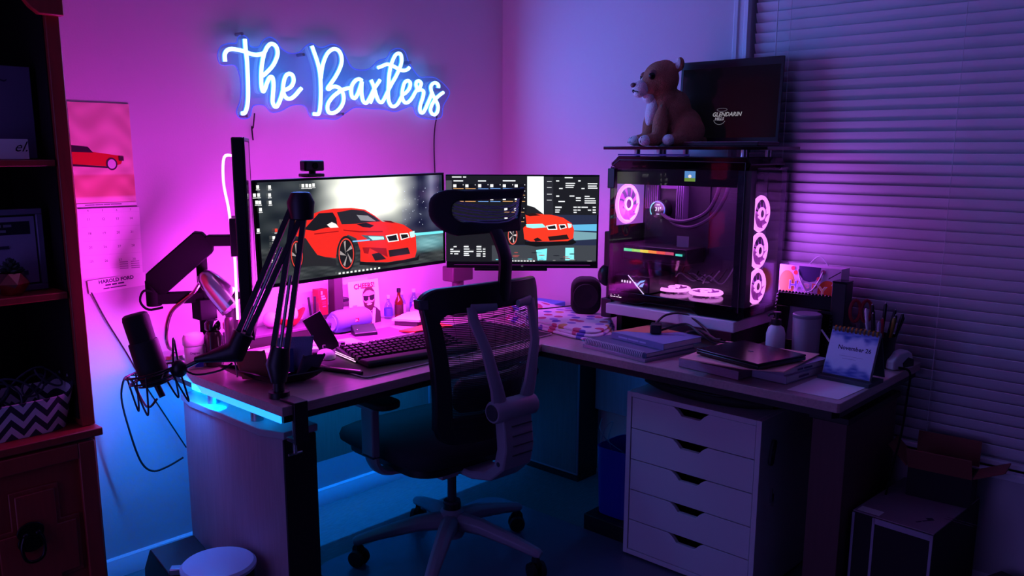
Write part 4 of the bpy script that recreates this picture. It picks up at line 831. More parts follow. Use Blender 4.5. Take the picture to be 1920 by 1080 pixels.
for i in range(3):
    b = MB()
    for q in cb[i]: b.ball(q, (.007, .005, .005), 8, 6, Euler((random.random() * 3, random.random() * 3, 0)).to_matrix())
    b.build('candies', mats3[i], jr)['kind'] = 'stuff'
# gooseneck lamp
lp = thing('desk_lamp', 'chrome gooseneck desk lamp with a bullet shaped shade', 'lamp', (-1.715, -.085, DZ + .0005))
MB().lathe([(0, 0), (.055, 0), (.058, .004), (.05, .014), (.012, .02), (.008, .03)], n=28).build('base', m_chrome, lp)
neck = [(-1.715, -.085, DZ + .025), (-1.745, -.11, .80), (-1.77, -.152, .856), (-1.752, -.162, .925), (-1.712, -.19, .968), (-1.69, -.205, .99), (-1.672, -.225, 1.03)]
MB().tube(smooth_path(neck, 6), .0065, 10).build('gooseneck', mat('copper_tint_chrome', (210, 170, 180), .2, 1), lp, world=True)
s0_, s1_ = Vector((-1.672, -.228, 1.055)), Vector((-1.607, -.314, .94)); q = (s1_ - s0_).to_track_quat('Z', 'Y').to_matrix()
MB().lathe([(0, 0), (.018, .003), (.030, .018), (.037, .05), (.043, .10), (.047, .15), (.044, .15), (.04, .10), (.033, .05), (.02, .02), (0, .018)], n=32, M=q).build('shade', m_chrome, lp, loc=s0_ - lp.location)
MB().ball(s0_.lerp(s1_, .6) - lp.location, .022).build('bulb', m_white, lp)
# low shelf at the back of the desk
sh = thing('low_shelf', 'low dark shelf riser along the wall behind the dish', 'shelf', (-1.25, -.11, DZ))
MB().bb(-1.50, -1.078, -.165, -.02, DZ + .034, DZ + .045).build('board', mat('plum_board', (90, 60, 90), .5), sh, bevel=.002, world=True)
MB().bb(-1.50, -1.078, -.163, -.153, DZ, DZ + .034).build('front', m_deskd, sh, world=True)
[MB().bb(a, a + .015, -.15, -.02, DZ, DZ + .034).build('foot', m_deskd, sh, world=True) for a in (-1.50, -1.093)]
SZ = DZ + .0455
bh = thing('ball_holder', 'red cradle dish holding a pink ball on the low shelf', 'holder', (-1.27, -.10, SZ))
MB().sheet(lambda u, v: ((.02 + .03 * v + .02 * v * max(0, math.cos(2 * math.pi * u)) ** 4) * math.cos(2 * math.pi * u), (.02 + .022 * v) * math.sin(2 * math.pi * u), .002 + .03 * v * v + .03 * v * max(0, math.cos(2 * math.pi * u)) ** 4), 32, 6, .004).build('cradle', m_red, bh)
MB().prism(ell(0, 0, .02, .02, 24), 0, .005, 'z').build('foot', m_red, bh)
tag(MB().ball((-1.275, -.10, SZ + .047), .038, 24, 16).build('foam_ball', mat('pale_foam', (240, 205, 220), .6)), 'pale pink foam ball resting in the red cradle', 'ball')
tag(MB().ball((-1.335, -.08, SZ + .03), .03, 20, 12).build('foam_ball', MATS['pale_foam']), 'smaller pale ball beside the red cradle on the shelf', 'ball')
pc2 = thing('pen_glass', 'clear plastic holder with two pens on the low shelf', 'pen holder', (-1.175, -.11, SZ))
g = MB(); g.bb(-.03, .03, -.018, -.0165, 0, .075).bb(-.03, .03, .0165, .018, 0, .075).bb(-.03, -.0285, -.0165, .0165, 0, .075).bb(.0285, .03, -.0165, .0165, 0, .075).bb(-.0285, .0285, -.0165, .0165, 0, .002).build('holder', m_glass, pc2, smooth=0)
for k, a in enumerate((-.008, .008)): tag(MB().tube([(-1.17 + a, -.112, SZ + .003), (-1.173 + a * 1.8, -.108, SZ + .10)], .0045, 8).build('pen', m_black), ('black pen leaning left' if k == 0 else 'black pen leaning right') + ' in the clear pen holder', 'pen')
rb = thing('red_box', 'tall narrow red bottle box standing behind the blue speaker', 'box', (-1.105, -.065, SZ))
MB().bb(-.021, .021, -.02, .02, 0, .118).build('carton', mat('red_card', (140, 20, 26), .5), rb, bevel=.001)
pt = Print(.0002); pt.words(-.008, .088, .006, (.016,), (235, 170, 175)).words(-.007, .079, .006, (.019,), (235, 170, 175)).words(-.006, .066, .004, (.018,), (215, 60, 66)).words(-.006, .059, .004, (.018,), (215, 60, 66)).words(-.005, .049, .004, (.017,), (225, 90, 96)).rect(-.011, .098, -.003, .112, (235, 170, 175)).rect(-.021, 0, .021, .018, (40, 20, 34))
pt.build('box_print', m_print, rb, (0, -.0202, 0))
# bluetooth speaker
bs = thing('bluetooth_speaker', 'blue cylindrical portable speaker with a red badge', 'speaker', (-1.04, -.165, DZ + .0005), R(3))
Mx = Matrix.Rotation(R(90), 3, 'Y')
MB().lathe([(0, -.085), (.028, -.085), (.036, -.082), (.042, -.072), (.0445, -.05), (.0445, .05), (.042, .072), (.036, .082), (.028, .085), (0, .085)], n=32, M=Mx).build('body', mat('blue_mesh', (92, 110, 178), .85, bump=.3, bscale=700), bs, loc=(0, 0, .0455))
for sgn in (-1, 1): MB().lathe([(0, 0), (.02, 0), (.024, .003), (.03, .006), (.028, .0005)], n=28, M=Matrix.Rotation(R(90 * sgn), 3, 'Y')).build('bass_cap', mat('blue_cap', (130, 152, 214), .5), bs, loc=(sgn * .0855, 0, .0455))
pt = Print(.0002); pt.rect(-.010, -.007, .010, .007, (225, 40, 50)).text('JBL', -.0085, -.004, .0095, (245, 225, 225), .0004)
pt.build('badge', m_print, bs, (.0, -.0452, .0505))
MB().bb(-.03, .03, -.014, .014, 0, .004).build('foot', m_black, bs)
# CHEERS card
ch = thing('photo_card', 'photo card reading CHEERS with a bearded man in sunglasses', 'card', (-.915, -.105, DZ + .0005)); ch.rotation_euler = (R(-4), 0, R(2))
MB().bb(-.078, .078, 0, .002, 0, .18).build('card', m_paper, ch)
pt = Print(.0003); pt.rect(-.078, .0, .078, .18, (238, 226, 230)).text('CHEERS!', -.05, .148, .0285, (190, 8, 22), .0012)
pt.shape([(-.022, .0), (.078, .0), (.078, .045), (.06, .062), (.045, .07), (.035, .05), (.018, .055), (.0, .035)], (58, 40, 52)).shape([(.03, .0), (.045, .0), (.055, .06), (.04, .065)], (225, 215, 220)).shape([(.018, .0), (.028, .0), (.032, .045), (.024, .048)], (110, 40, 60))
pt.shape(ell(.022, .10, .030, .044, 22), (214, 160, 140)).shape([(-.009, .10), (-.003, .07), (.01, .055), (.022, .051), (.036, .055), (.047, .07), (.053, .10), (.043, .088), (.03, .086), (.014, .086), (.001, .088)], (60, 36, 36)).shape([(.008, .082), (.022, .086), (.037, .082), (.03, .077), (.014, .077)], (235, 210, 205))
pt.shape([(-.008, .118), (.02, .115), (.018, .098), (.005, .094), (-.006, .1)], (18, 14, 20)).shape([(.024, .115), (.052, .118), (.05, .1), (.038, .094), (.026, .098)], (18, 14, 20)).rect(.018, .11, .026, .114, (18, 14, 20))
pt.shape([(-.012, .115), (-.006, .135), (.006, .148), (.022, .152), (.04, .147), (.05, .134), (.055, .115), (.048, .128), (.03, .138), (.012, .137), (-.004, .127)], (70, 44, 44))
pt.shape([(-.06, .05), (-.045, .05), (-.042, .085), (-.063, .085)], (190, 150, 190))
pt.build('photo', m_print, ch)
tag(MB().prism([(-.075, 0), (.075, 0), (.075, .185), (-.075, .185)], 0, .002, 'y').build('greeting_card', mat('pinkish_card', (225, 200, 215), .8)), 'blank pale card standing behind the CHEERS card', 'card'); bpy.data.objects['greeting_card'].location = (-.942, -.07, DZ + .001); bpy.data.objects['greeting_card'].rotation_euler = (R(-5), 0, R(-3))
# miniature bottles
m_vod = glassmat('miniature_glass', (.75, .8, 1), .09); m_amber = mat('amber_glass', (92, 34, 18), .1)
def mini(loc, h_, r, m, cap, lab, label):
    t = thing('miniature_bottle', label, 'bottle', loc, 0, 'miniature liquor bottles behind the chair')
    MB().lathe([(0, 0), (r, 0), (r * 1.02, .003), (r * 1.02, h_ * .52), (r * .8, h_ * .62), (r * .42, h_ * .72), (r * .38, h_ * .86)], n=20).build('glass', m, t)
    MB().lathe([(r * .45, h_ * .86), (r * .48, h_ * .88), (r * .48, h_ * .99), (r * .4, h_), (0, h_)], n=16).build('cap', cap, t)
    MB().lathe([(r * 1.04, h_ * .12), (r * 1.05, h_ * .13), (r * 1.05, h_ * .44), (r * 1.04, h_ * .45)], n=20).build('label_band', lab, t)
wl_, bl_, rl_ = mat('pale_label', (225, 215, 235), .7), mat('blue_label', (70, 80, 190), .6), mat('dark_red_label', (60, 22, 30), .6)
mini((-.775, -.075, DZ + .0005), .10, .017, m_vod, m_white, bl_, 'clear miniature bottle with blue label beside the CHEERS card')
mini((-.725, -.085, DZ + .0005), .125, .018, m_amber, m_blackm, rl_, 'brown miniature whisky bottle with a black cap')
mini((-.685, -.055, DZ + .0005), .105, .017, m_vod, m_white, wl_, 'clear miniature bottle with a pale label behind the brown one')
mini((-.66, -.105, DZ + .0005), .06, .015, mat('pink_liqueur', (200, 110, 150), .2), m_white, wl_, 'shortest miniature bottle, pink with a pale label')
mini((-.625, -.065, DZ + .0005), .11, .018, m_vod, m_white, mat('violet_label', (95, 80, 200), .6), 'rightmost miniature bottle, clear with a violet label')
# papers and small devices
def sheet_thing(name, label, cat, pts, z0, t, m):
    return tag(MB().prism(pts, z0, z0 + t, 'z').build(name, m, smooth=0), label, cat)
sheet_thing('envelope', 'white envelope pile lying before the miniature bottles', 'envelope', [(-.86, -.20), (-.80, -.30), (-.62, -.27), (-.60, -.14), (-.72, -.13)], DZ + .02, .008, m_paper)
tag(MB().prism([(-.85, -.205), (-.80, -.29), (-.63, -.265), (-.61, -.15), (-.73, -.14)], DZ + .0005, DZ + .0195, 'z').build('dark_box', mat('dark_plum_card', (54, 30, 50), .6), bevel=.002), 'flat dark box under the white envelope pile', 'box')
cl = thing('desk_clock', 'small black wedge desk clock on the desk behind the keyboard', 'clock', (-1.04, -.255, DZ + .0005), R(-22))
MB().prism([(-.03, 0), (-.026, .012), (.022, .036), (.03, .034), (.03, 0)], -.045, .045, 'x').build('body', m_black, cl, bevel=.003)
MB().ball((-.03, -.01, .022), .0025, 8, 6).build('button', m_steel, cl)
sheet_thing('notepad', 'dark flat notepad lying behind the keyboard', 'notepad', [(-1.20, -.20), (-1.17, -.34), (-.90, -.385), (-.88, -.21)], DZ + .0003, .0001, mat('plum_paper', (110, 70, 110), .7))
sheet_thing('orange_folder', 'orange packet lying behind the keyboard by the chair', 'packet', [(-.93, -.33), (-.90, -.39), (-.72, -.41), (-.72, -.31)], DZ + .0045, .006, mat('orange_card', (225, 90, 40), .6))
sheet_thing('magazine', 'folded leaflet lying between the phone and the blue speaker', 'magazine', [(-1.30, -.26), (-1.27, -.36), (-1.13, -.38), (-1.12, -.28)], DZ + .0004, .004, mat('leaflet_paper', (200, 170, 200), .6, noise=.5, nscale=30))
sheet_thing('paper_sheet', 'white sheet of paper lying behind the black dish', 'paper', [(-1.47, -.20), (-1.45, -.37), (-1.29, -.39), (-1.24, -.19)], DZ + .0003, .0006, m_paper)
# led tape hanging behind the desk lamp
onecable('hanging_led_tape', 'short glowing white light tape hanging below the portrait monitor', [(-1.625, -.40, .93), (-1.618, -.405, .89), (-1.622, -.40, .85), (-1.615, -.395, .82)], .007, m_led, 'led strip')

# ------------------------------------------------------------------ corner: blanket, speaker, papers
m_dots = bpy.data.materials.new('polka_dot_fleece'); m_dots.use_nodes = True; nt = m_dots.node_tree; N = nt.nodes; L = nt.links
tc = N.new('ShaderNodeTexCoord'); vo = N.new('ShaderNodeTexVoronoi'); vo.voronoi_dimensions = '2D'; vo.inputs['Scale'].default_value = 17; vo.inputs['Randomness'].default_value = .75
L.new(tc.outputs['Object'], vo.inputs['Vector'])
lt = N.new('ShaderNodeMath'); lt.operation = 'LESS_THAN'; lt.inputs[1].default_value = .31; L.new(vo.outputs['Distance'], lt.inputs[0])
sp = N.new('ShaderNodeSeparateColor'); L.new(vo.outputs['Color'], sp.inputs[0])
cr = N.new('ShaderNodeValToRGB'); cr.color_ramp.interpolation = 'CONSTANT'; e = cr.color_ramp.elements
e[0].position = 0; e[0].color = lin((110, 96, 190)); e[1].position = .35; e[1].color = lin((205, 90, 130))
for p_, c_ in ((.55, (160, 140, 215)), (.72, (210, 170, 110)), (.86, (180, 110, 180))):
    x = e.new(p_); x.color = lin(c_)
L.new(sp.outputs[0], cr.inputs[0]); mx = N.new('ShaderNodeMix'); mx.data_type = 'RGBA'; mx.inputs[6].default_value = lin((236, 222, 236)); L.new(lt.outputs[0], mx.inputs[0]); L.new(cr.outputs[0], mx.inputs[7])
N['Principled BSDF'].inputs['Roughness'].default_value = .95; L.new(mx.outputs[2], N['Principled BSDF'].inputs['Base Color'])
bk = thing('blanket', 'folded white fleece blanket with coloured polka dots on the desk corner', 'blanket', (-.36, -.66, DZ + .0005))
def outl(u):
    P = [(-.14, .06), (-.165, -.10), (-.185, -.30), (-.10, -.32), (.04, -.25), (.15, -.15), (.16, .06), (.13, .22), (.0, .25), (-.10, .20)]
    return P
ol = smooth_path([(a, b, 0) for a, b in outl(0)], 5, closed=True)
for k in range(3):
    z0 = .001 + k * .011; s_ = 1 - .03 * k; b = MB(); n = len(ol); ring_ = []
    prof = [(1 - .02, 0), (1.0, .003), (1.0, .007), (1 - .02, .0105)]
    for f_, dz in prof: ring_.append([Vector((p.x * f_ * s_ + .006 * k, p.y * f_ * s_ + .004 * k, z0 + dz + (.012 * max(0, p.y) / .25 if k == 2 else 0))) for p in ol])
    V = [p for r_ in ring_ for p in r_]; F = [(i * n + j, i * n + (j + 1) % n, (i + 1) * n + (j + 1) % n, (i + 1) * n + j) for i in range(3) for j in range(n)] + [tuple(range(n))[::-1], tuple(3 * n + j for j in range(n))]
    b.add(V, F).build('folded_layer', m_dots, bk, smooth=50)
MB().sheet(lambda u, v: (-.13 + .25 * u, .10 + .17 * v, .040 + .035 * math.sin(math.pi * v) * (1 - .5 * u) + .004 * math.sin(9 * u + 5 * v)), 16, 12, .006).build('rumpled_corner', m_dots, bk, smooth=60)
tag(MB().prism([(-.42, -.14), (-.415, -.26), (-.25, -.29), (-.24, -.13)], DZ + .0005, DZ + .045, 'z').build('paper_stack', m_paper, bevel=.001), 'stack of white paper standing behind the polka dot blanket', 'papers')
tag(MB().prism([(-.425, -.13), (-.42, -.25), (-.22, -.27), (-.21, -.12)], DZ + .0455, DZ + .058, 'z').build('tablet_case', mat('violet_case', (70, 60, 110), .5), bevel=.002), 'flat dark case lying on the white paper stack', 'case')
tag(MB().prism([(-.42, -.135), (-.415, -.24), (-.25, -.255), (-.24, -.125)], DZ + .0585, DZ + .064, 'z').build('envelope', m_paper), 'pale envelope topmost on the paper stack in the corner', 'envelope')
tag(MB().prism([(-.20, -.30), (-.17, -.46), (-.06, -.45), (-.07, -.30)], DZ + .0005, DZ + .03, 'z').build('blue_packet', mat('sky_blue_wrap', (90, 150, 230), .5), bevel=.003), 'sky blue packet behind the blanket next to the round speaker', 'packet')
tag(MB().tube(smooth_path([(-.60, -.40, DZ + .005), (-.47, -.55, DZ + .055), (-.38, -.60, DZ + .058), (-.28, -.63, DZ + .058), (-.20, -.64, DZ + .055), (-.15, -.60, DZ + .03)], 5), .0025, 6).build('speaker_cable', m_cord), 'thin black cable running over the polka dot blanket', 'cable')
sk = thing('round_speaker', 'black rounded square speaker standing between monitor and tower', 'speaker', (-.185, -.70, DZ + .0005), R(-52))
pr2 = rrect(.125, .15, .045, 6, 0, .075)
MB().prism(pr2, -.045, .045, 'y').build('body', m_blackm, sk, bevel=.012, seg=3)
MB().lathe([(0, 0), (.022, 0), (.024, .002), (.05, .006), (.052, .002)], n=28, M=Matrix.Rotation(R(90), 3, 'X')).build('driver', mat('speaker_cone', (22, 16, 24), .6), sk, loc=(0, -.046, .078))
sk.location = (-.24, -.705, DZ + .034)

# ------------------------------------------------------------------ riser and things on the return
rs = thing('monitor_riser', 'white shelf riser under the computer tower', 'riser', (-.19, -1.16, DZ))
MB().bb(-.345, -.045, -1.44, -.885, .826, .866).build('board', m_white, rs, bevel=.004, world=True)
for yy in (-1.42, -.92):
    MB().bb(-.30, -.06, yy - .012, yy + .012, DZ, .826).build('leg', m_blackm, rs, world=True)
def stackbook(name, label, c, w_, d, h_, rz, cover, z0, cat='book', pages=True):
    t = thing(name, label, cat, (c[0], c[1], z0), R(rz))
    if pages:
        MB().box((.002, 0, h_ / 2), (w_ - .006, d - .006, h_ - .004)).build('pages', m_paper, t)
        MB().box((0, 0, .0012), (w_, d, .002)).box((0, 0, h_ - .0012), (w_, d, .002)).box((-w_ / 2 + .001, 0, h_ / 2), (.002, d, h_ - .0044)).build('cover', cover, t)
    else: MB().box((0, 0, h_ / 2), (w_, d, h_)).build('body', cover, t, bevel=.001)
    return t
m_nb = mat('notebook_blue_grey', (90, 96, 130), .5); m_lb = mat('laptop_black', (16, 15, 19), .35)
stackbook('slim_case', 'thin pale edged tablet under the spiral notebooks', (-.522, -1.165), .26, .30, .012, -8, mat('pale_silver', (150, 146, 165), .4, .4), DZ + .0005, 'tablet', False)
sn = stackbook('spiral_notebook', 'spiral bound grey notebook under the textbook', (-.515, -1.165), .25, .29, .016, -8, m_nb, DZ + .013, 'notebook')
b = MB()
for k in range(34):
    yy = -.135 + k * .0082; b.tube([(-.127 + .011 * math.cos(t_), yy, .009 + .013 * math.sin(t_)) for t_ in [2 * math.pi * i / 8 for i in range(8)]], .0016, 5, closed=True)
b.build('wire_spiral', mat('white_wire', (215, 212, 225), .4), sn)['kind'] = 'stuff'
tb = stackbook('textbook', 'blue and orange textbook on top of the spiral notebook', (-.462, -1.20), .20, .25, .022, -9, mat('textbook_cover', (110, 126, 170), .4), DZ + .0295)
Print().rect(-.098, -.128, .098, .128, (128, 142, 184)).shape([(-.098, .128), (.098, .128), (.098, -.03), (.0, .02), (-.05, .10)], (222, 140, 104)).build('cover_print', m_print, tb, (0, 0, .0222), (R(-90), 0, 0))
Print().words(-.09, .008, .006, (.045, .05, .03), (170, 184, 222)).build('spine_print', m_print, tb, (-.1003, 0, 0), (0, 0, R(-90)))
# charger and cables
cg = thing('charger', 'black power brick with cable lying on the textbook', 'charger', (-.45, -1.19, DZ + .053), R(30))
MB().box((0, 0, .018), (.055, .04, .034), (0, 0, 0)).build('brick', m_black, cg, bevel=.006, seg=3)
MB().bb(.03, .046, -.008, -.006, .014, .022).bb(.03, .046, .006, .008, .014, .022).build('prong', m_chrome, cg)
for k, pts in enumerate([[(-.44, -1.17, .82), (-.38, -1.18, .86), (-.34, -1.24, .868), (-.36, -1.33, .835), (-.42, -1.40, .815), (-.50, -1.48, .835)], [(-.45, -1.21, .82), (-.40, -1.28, .845), (-.42, -1.36, .82), (-.40, -1.42, .79), (-.36, -1.50, .80), (-.31, -1.56, .77)], [(-.36, -1.25, .80), (-.40, -1.34, .83), (-.43, -1.44, .81), (-.38, -1.50, .80), (-.30, -1.47, .775)], [(-.34, -1.10, .77), (-.40, -1.10, .79), (-.42, -1.05, .78), (-.36, -1.0, .77)], [(-.35, -1.30, .79), (-.37, -1.38, .80), (-.33, -1.45, .785), (-.34, -1.52, .77)]]):
    onecable('black_cable', ['black cable arching over the white riser edge', 'black cable curling past the textbook corner', 'black cable crossing before the riser', 'short black cable end beside the polka dot blanket', 'black cable lying against the riser foot'][k], pts, .0044, m_cord, 'cable', 'black cables before the tower riser')
# folder, books, laptop
b2 = stackbook('paper_bundle', 'bundle of loose papers under the pink folder, left part', (-.54, -1.53), .22, .23, .028, -6, mat('grey_paper_edges', (150, 130, 150), .8, noise=.4, nscale=60, stretch=(1, 1, 14)), DZ + .0015, 'papers', False)
b3 = stackbook('thick_book', 'lower thick pale book under the pink folder', (-.485, -1.715), .23, .12, .024, -6, mat('book_pale', (165, 155, 180), .6), DZ + .0015)
b4 = stackbook('thick_book', 'upper pale book with a lettered spine under the pink folder', (-.48, -1.71), .24, .13, .021, -9, mat('book_pale2', (150, 142, 170), .6), DZ + .026)
Print().words(-.05, .007, .006, (.03, .045), (80, 68, 108)).build('spine_print', m_print, b4, (0, -.0655, 0))
Print().words(-.045, .008, .007, (.06,), (90, 74, 112)).build('spine_print', m_print, b3, (0, -.0605, 0))
tag(MB().prism([(-.715, -1.455), (-.70, -1.665), (-.65, -1.775), (-.355, -1.755), (-.39, -1.44)], .803, .8065, 'z').build('folder', mat('salmon_card', (252, 176, 168), .6)), 'salmon pink card folder under the closed laptop', 'folder')
lt_ = thing('laptop', 'closed thin black laptop on the salmon folder', 'laptop', (-.565, -1.62, .8072), R(-13))
MB().box((0, 0, .009), (.225, .25, .012)).build('base', m_lb, lt_, bevel=.003)
MB().box((0, 0, .0185), (.225, .25, .006)).build('lid', mat('laptop_lid', (40, 34, 46), .22, .6), lt_, bevel=.002)
Print().shape(ell(0, 0, .012, .007, 16), (70, 62, 84)).build('logo', m_print, lt_, (0, 0, .0217), (R(-90), 0, R(-90)))
sheet_thing('paper_sheet', 'white sheet of paper at the outer end of the desk return', 'paper', [(-.655, -1.79), (-.655, -1.945), (-.43, -1.955), (-.415, -1.80)], DZ + .0004, .0008, m_paper)
# bottle, tumbler, frame, black box
bt = thing('lotion_bottle', 'white pump bottle with a black top behind the laptop', 'bottle', (-.30, -1.575, DZ + .0005))
MB().lathe([(0, 0), (.03, 0), (.032, .003), (.032, .085), (.026, .105), (.014, .115)], n=24).build('body', m_white, bt)
MB().lathe([(.016, .115), (.017, .118), (.017, .135), (.006, .138), (.006, .152), (.014, .153), (.014, .16), (0, .16)], n=18).build('pump', m_black, bt)
MB().tube([(0, 0, .156), (-.03, .012, .154), (-.034, .013, .148)], .004, 8).build('spout', m_black, bt)
tu = thing('tumbler', 'grey lidded tumbler behind the closed laptop', 'tumbler', (-.26, -1.665, DZ + .0005))
MB().lathe([(0, 0), (.040, 0), (.043, .004), (.047, .145), (.046, .148)], n=32).build('cup', mat('tumbler_grey', (150, 148, 160), .4), tu)
MB().lathe([(.0475, .148), (.048, .15), (.048, .157), (.044, .161), (.012, .158), (0, .159)], n=32).build('lid', mat('lid_grey', (120, 116, 134), .4), tu)
pf = thing('framed_photo', 'black scalloped photo frame leaning behind the tumbler', 'picture frame', (-.205, -1.615, DZ + .0005)); pf.rotation_euler = (0, R(10), 0)
fr = MB(); fr.bb(-.008, .004, -.10, .10, 0, .05).bb(-.008, .004, -.10, .10, .165, .212).bb(-.008, .004, -.10, -.05, .05, .165).bb(-.008, .004, .05, .10, .05, .165)
fr.build('frame', m_gloss, pf, bevel=.003)
sc_ = MB()
for k in range(17): sc_.ball((-.002, -.096 + k * .012, .213), .006, 8, 6)
for k in range(17):
    for s_ in (-1, 1): sc_.ball((-.002, s_ * .101, .008 + k * .012), .006, 8, 6)
sc_.build('scalloped_rim', m_gloss, pf)
MB().bb(-.002, .002, -.052, .052, .048, .167).build('photo', mat('faded_photo', (120, 108, 130), .6, noise=.4, nscale=18), pf)
bxx = thing('tall_box', 'tall narrow black box behind the pen cup', 'box', (-.155, -1.735, DZ + .0005))
MB().bb(-.03, .03, -.024, .024, 0, .262).build('carton', m_black, bxx, bevel=.002)
MB().bb(-.0302, .0302, -.0242, .0242, .2625, .268).build('lid', m_gloss, bxx, bevel=.001)
us = tag(MB().tube(smooth_path([(-.255, -1.715, .865), (-.27, -1.745, .84), (-.28, -1.765, .825), (-.30, -1.79, .80)], 4), .0035, 6).build('white_cable', m_white), 'short white cable plug beside the grey tumbler', 'cable')
# gift bag
gb = thing('gift_bag', 'gift bag with balloons printed HAPPY and white handles', 'gift bag', (-.085, -1.602, DZ + .0005)); gb.rotation_euler = (0, 0, R(-90))
g = MB(); g.bb(-.112, .112, -.0352, -.034, 0, .30).bb(-.112, .112, .034, .035, 0, .30).bb(-.112, -.111, -.034, .034, 0, .30).bb(.111, .112, -.034, .034, 0, .30).bb(-.112, .112, -.035, .035, 0, .001)
g.build('bag', mat('gift_paper', (225, 200, 225), .4), gb, smooth=0)
pt = Print(.0003); pt.rect(-.112, .0, .112, .30, (206, 180, 214))
pt.shape(ell(-.082, .235, .030, .046, 24), (186, 136, 66)).shape([(-.04, .3), (-.036, .27), (-.02, .25), (0, .245), (.02, .25), (.036, .27), (.04, .3)], (64, 46, 104))
pt.shape(ell(.068, .215, .036, .042, 24), (224, 92, 40)).shape(ell(-.02, .12, .05, .06, 24), (210, 60, 120)).shape(ell(.06, .08, .04, .05, 24), (70, 80, 190))
for a, b_, c_ in ((-.05, .275, (230, 70, 60)), (-.045, .24, (235, 120, 60)), (.05, .285, (150, 60, 110)), (.035, .26, (230, 90, 90)), (-.06, .29, (220, 60, 80))): pt.shape(ell(a, b_, .008, .008, 10), c_)
pt.shape([(.07, .262), (.112, .29), (.112, .294), (.07, .266)], (60, 40, 70)).shape([(.08, .24), (.112, .252), (.112, .262), (.085, .25)], (235, 190, 190))
for k, (l_, cc) in enumerate(zip('HAPPY', ((110, 90, 230), (190, 150, 230), (230, 170, 190), (240, 120, 110), (235, 200, 120)))):
    pt.text(l_, -.073 + k * .028, .216 - .003 * k + (.006 if k % 2 else 0), .043, (235, 225, 240), .0022).text(l_, -.073 + k * .028, .216 - .003 * k + (.006 if k % 2 else 0), .043, cc, .0006)
pt.build('front_print', m_print, gb, (0, -.0354, 0))
MB().tube(smooth_path([(-.042, -.037, .287), (-.03, -.040, .25), (-.008, -.042, .215), (.002, -.042, .212), (.02, -.042, .225), (.04, -.040, .262), (.048, -.037, .287)], 5), .0022, 6).build('handle', m_white, gb)
MB().tube(smooth_path([(-.045, .036, .285), (0, .04, .33), (.045, .036, .285)], 5), .0022, 6).build('handle', m_white, gb)
# pen cup and scissors
pcup = thing('pen_cup', 'black mesh pen cup at the end of the desk return', 'pen cup', (-.17, -1.875, DZ + .0005))
MB().lathe([(0, 0), (.046, 0), (.047, .003), (.052, .105), (.050, .105), (.045, .004), (0, .004)], n=28).build('cup', m_black, pcup)
pens = [((-.03, .02), (-.045, .04), .195, (215, 205, 215)), ((-.02, -.0), (-.05, .01), .185, (20, 18, 22)), ((0, .02), (-.0, .035), .205, (24, 20, 26)), ((.01, 0), (.0, -.012), .215, (18, 18, 22)), ((-.01, -.02), (-.035, -.02), .17, (190, 50, 70)), ((.02, -.02), (.005, -.05), .18, (22, 20, 26)), ((.0, -.03), (-.02, -.055), .175, (150, 130, 50)), ((.03, 0), (.045, -.03), .19, (26, 22, 30)), ((-.025, -.01), (-.055, -.015), .16, (170, 160, 190)), ((.02, .03), (.04, .045), .18, (30, 26, 34)), ((.01, -.035), (.015, -.07), .185, (20, 18, 24)), ((.03, -.02), (.05, -.06), .17, (34, 30, 40))]
plab = ['white capped pen', 'black pen', 'tall black pen', 'tallest black pen', 'red pen', 'dark pen', 'yellow highlighter', 'dark marker', 'lilac pen', 'dark pencil', 'black marker', 'dark grey pen']
for k, (a, b_, h_, c_) in enumerate(pens):
    t = thing('pen', plab[k] + ' standing in the black pen cup', 'pen', pcup.location + Vector((a[0] * .8, a[1] * .8, .006)), 0, 'pens in the black cup')
    v = Vector((b_[0] - a[0], b_[1] - a[1], h_ - .01)); m_ = mat('pen_%d' % k, c_, .4)
    MB().tube([(0, 0, 0), v * .72], .0048, 8).build('barrel', m_, t); MB().tube([v * .72, v * .97, v], [.0055, .0055, .003], 8).build('cap', m_, t)
    MB().ball(v, .003, 8, 6).build('tip', m_steel, t)
sx_ = thing('scissors', 'red handled scissors standing points down by the pen cup', 'scissors', (-.15, -1.80, DZ + .002), R(-50))
for s_ in (-1, 1):
    MB().tube([(s_ * .004, s_ * .001, 0), (-s_ * .006, s_ * .001, .13)], [(.002, .001), (.006, .001)], 6, flat=(1, 0, 0)).build('blade', m_steel, sx_)
    MB().tube([(-s_ * .018 + .017 * math.cos(a), s_ * .001, .170 + .036 * math.sin(a)) for a in [2 * math.pi * i / 20 for i in range(20)]], .006, 8, closed=True).build('handle', mat('red_grip', (150, 24, 44), .45), sx_)
# desk calendar
dc = thing('desk_calendar', 'tent desk calendar page reading November 26 on gold rings', 'calendar', (-.40, -1.885, DZ + .0005), R(-94))
MB().box((0, -.02, .006), (.165, .10, .012)).build('foot', mat('calendar_box', (70, 76, 84), .5), dc, bevel=.001)
MB().prism([(-.05, .013), (-.046, .013), (.003, .150), (.045, .013), (.049, .013), (.003, .158)], -.078, .078, 'x').build('easel', mat('easel_card', (84, 90, 96), .6), dc)
MB().prism([(-.0515, .018), (-.0495, .018), (-.003, .148), (-.005, .148)], -.075, .075, 'x').build('page_block', m_paper, dc)
tilt = math.atan2(.0465, .130)
def cloudy(u, v):
    e1 = .80 + .05 * math.sin(u * 13) + .03 * math.sin(u * 29 + 1); e0 = .24 + .07 * math.sin(u * 9 + 2) + .04 * math.sin(u * 23)
    k = max(0, min(1, (v - e1) / .10)) if v > .5 else max(0, min(1, (e0 - v) / .12)); k *= .75 + .25 * math.sin(u * 17 + 5 * math.sin(v * 20))
    return tuple(a * (1 - k) + b_ * k for a, b_ in zip((214, 216, 240), (74, 92, 178)))
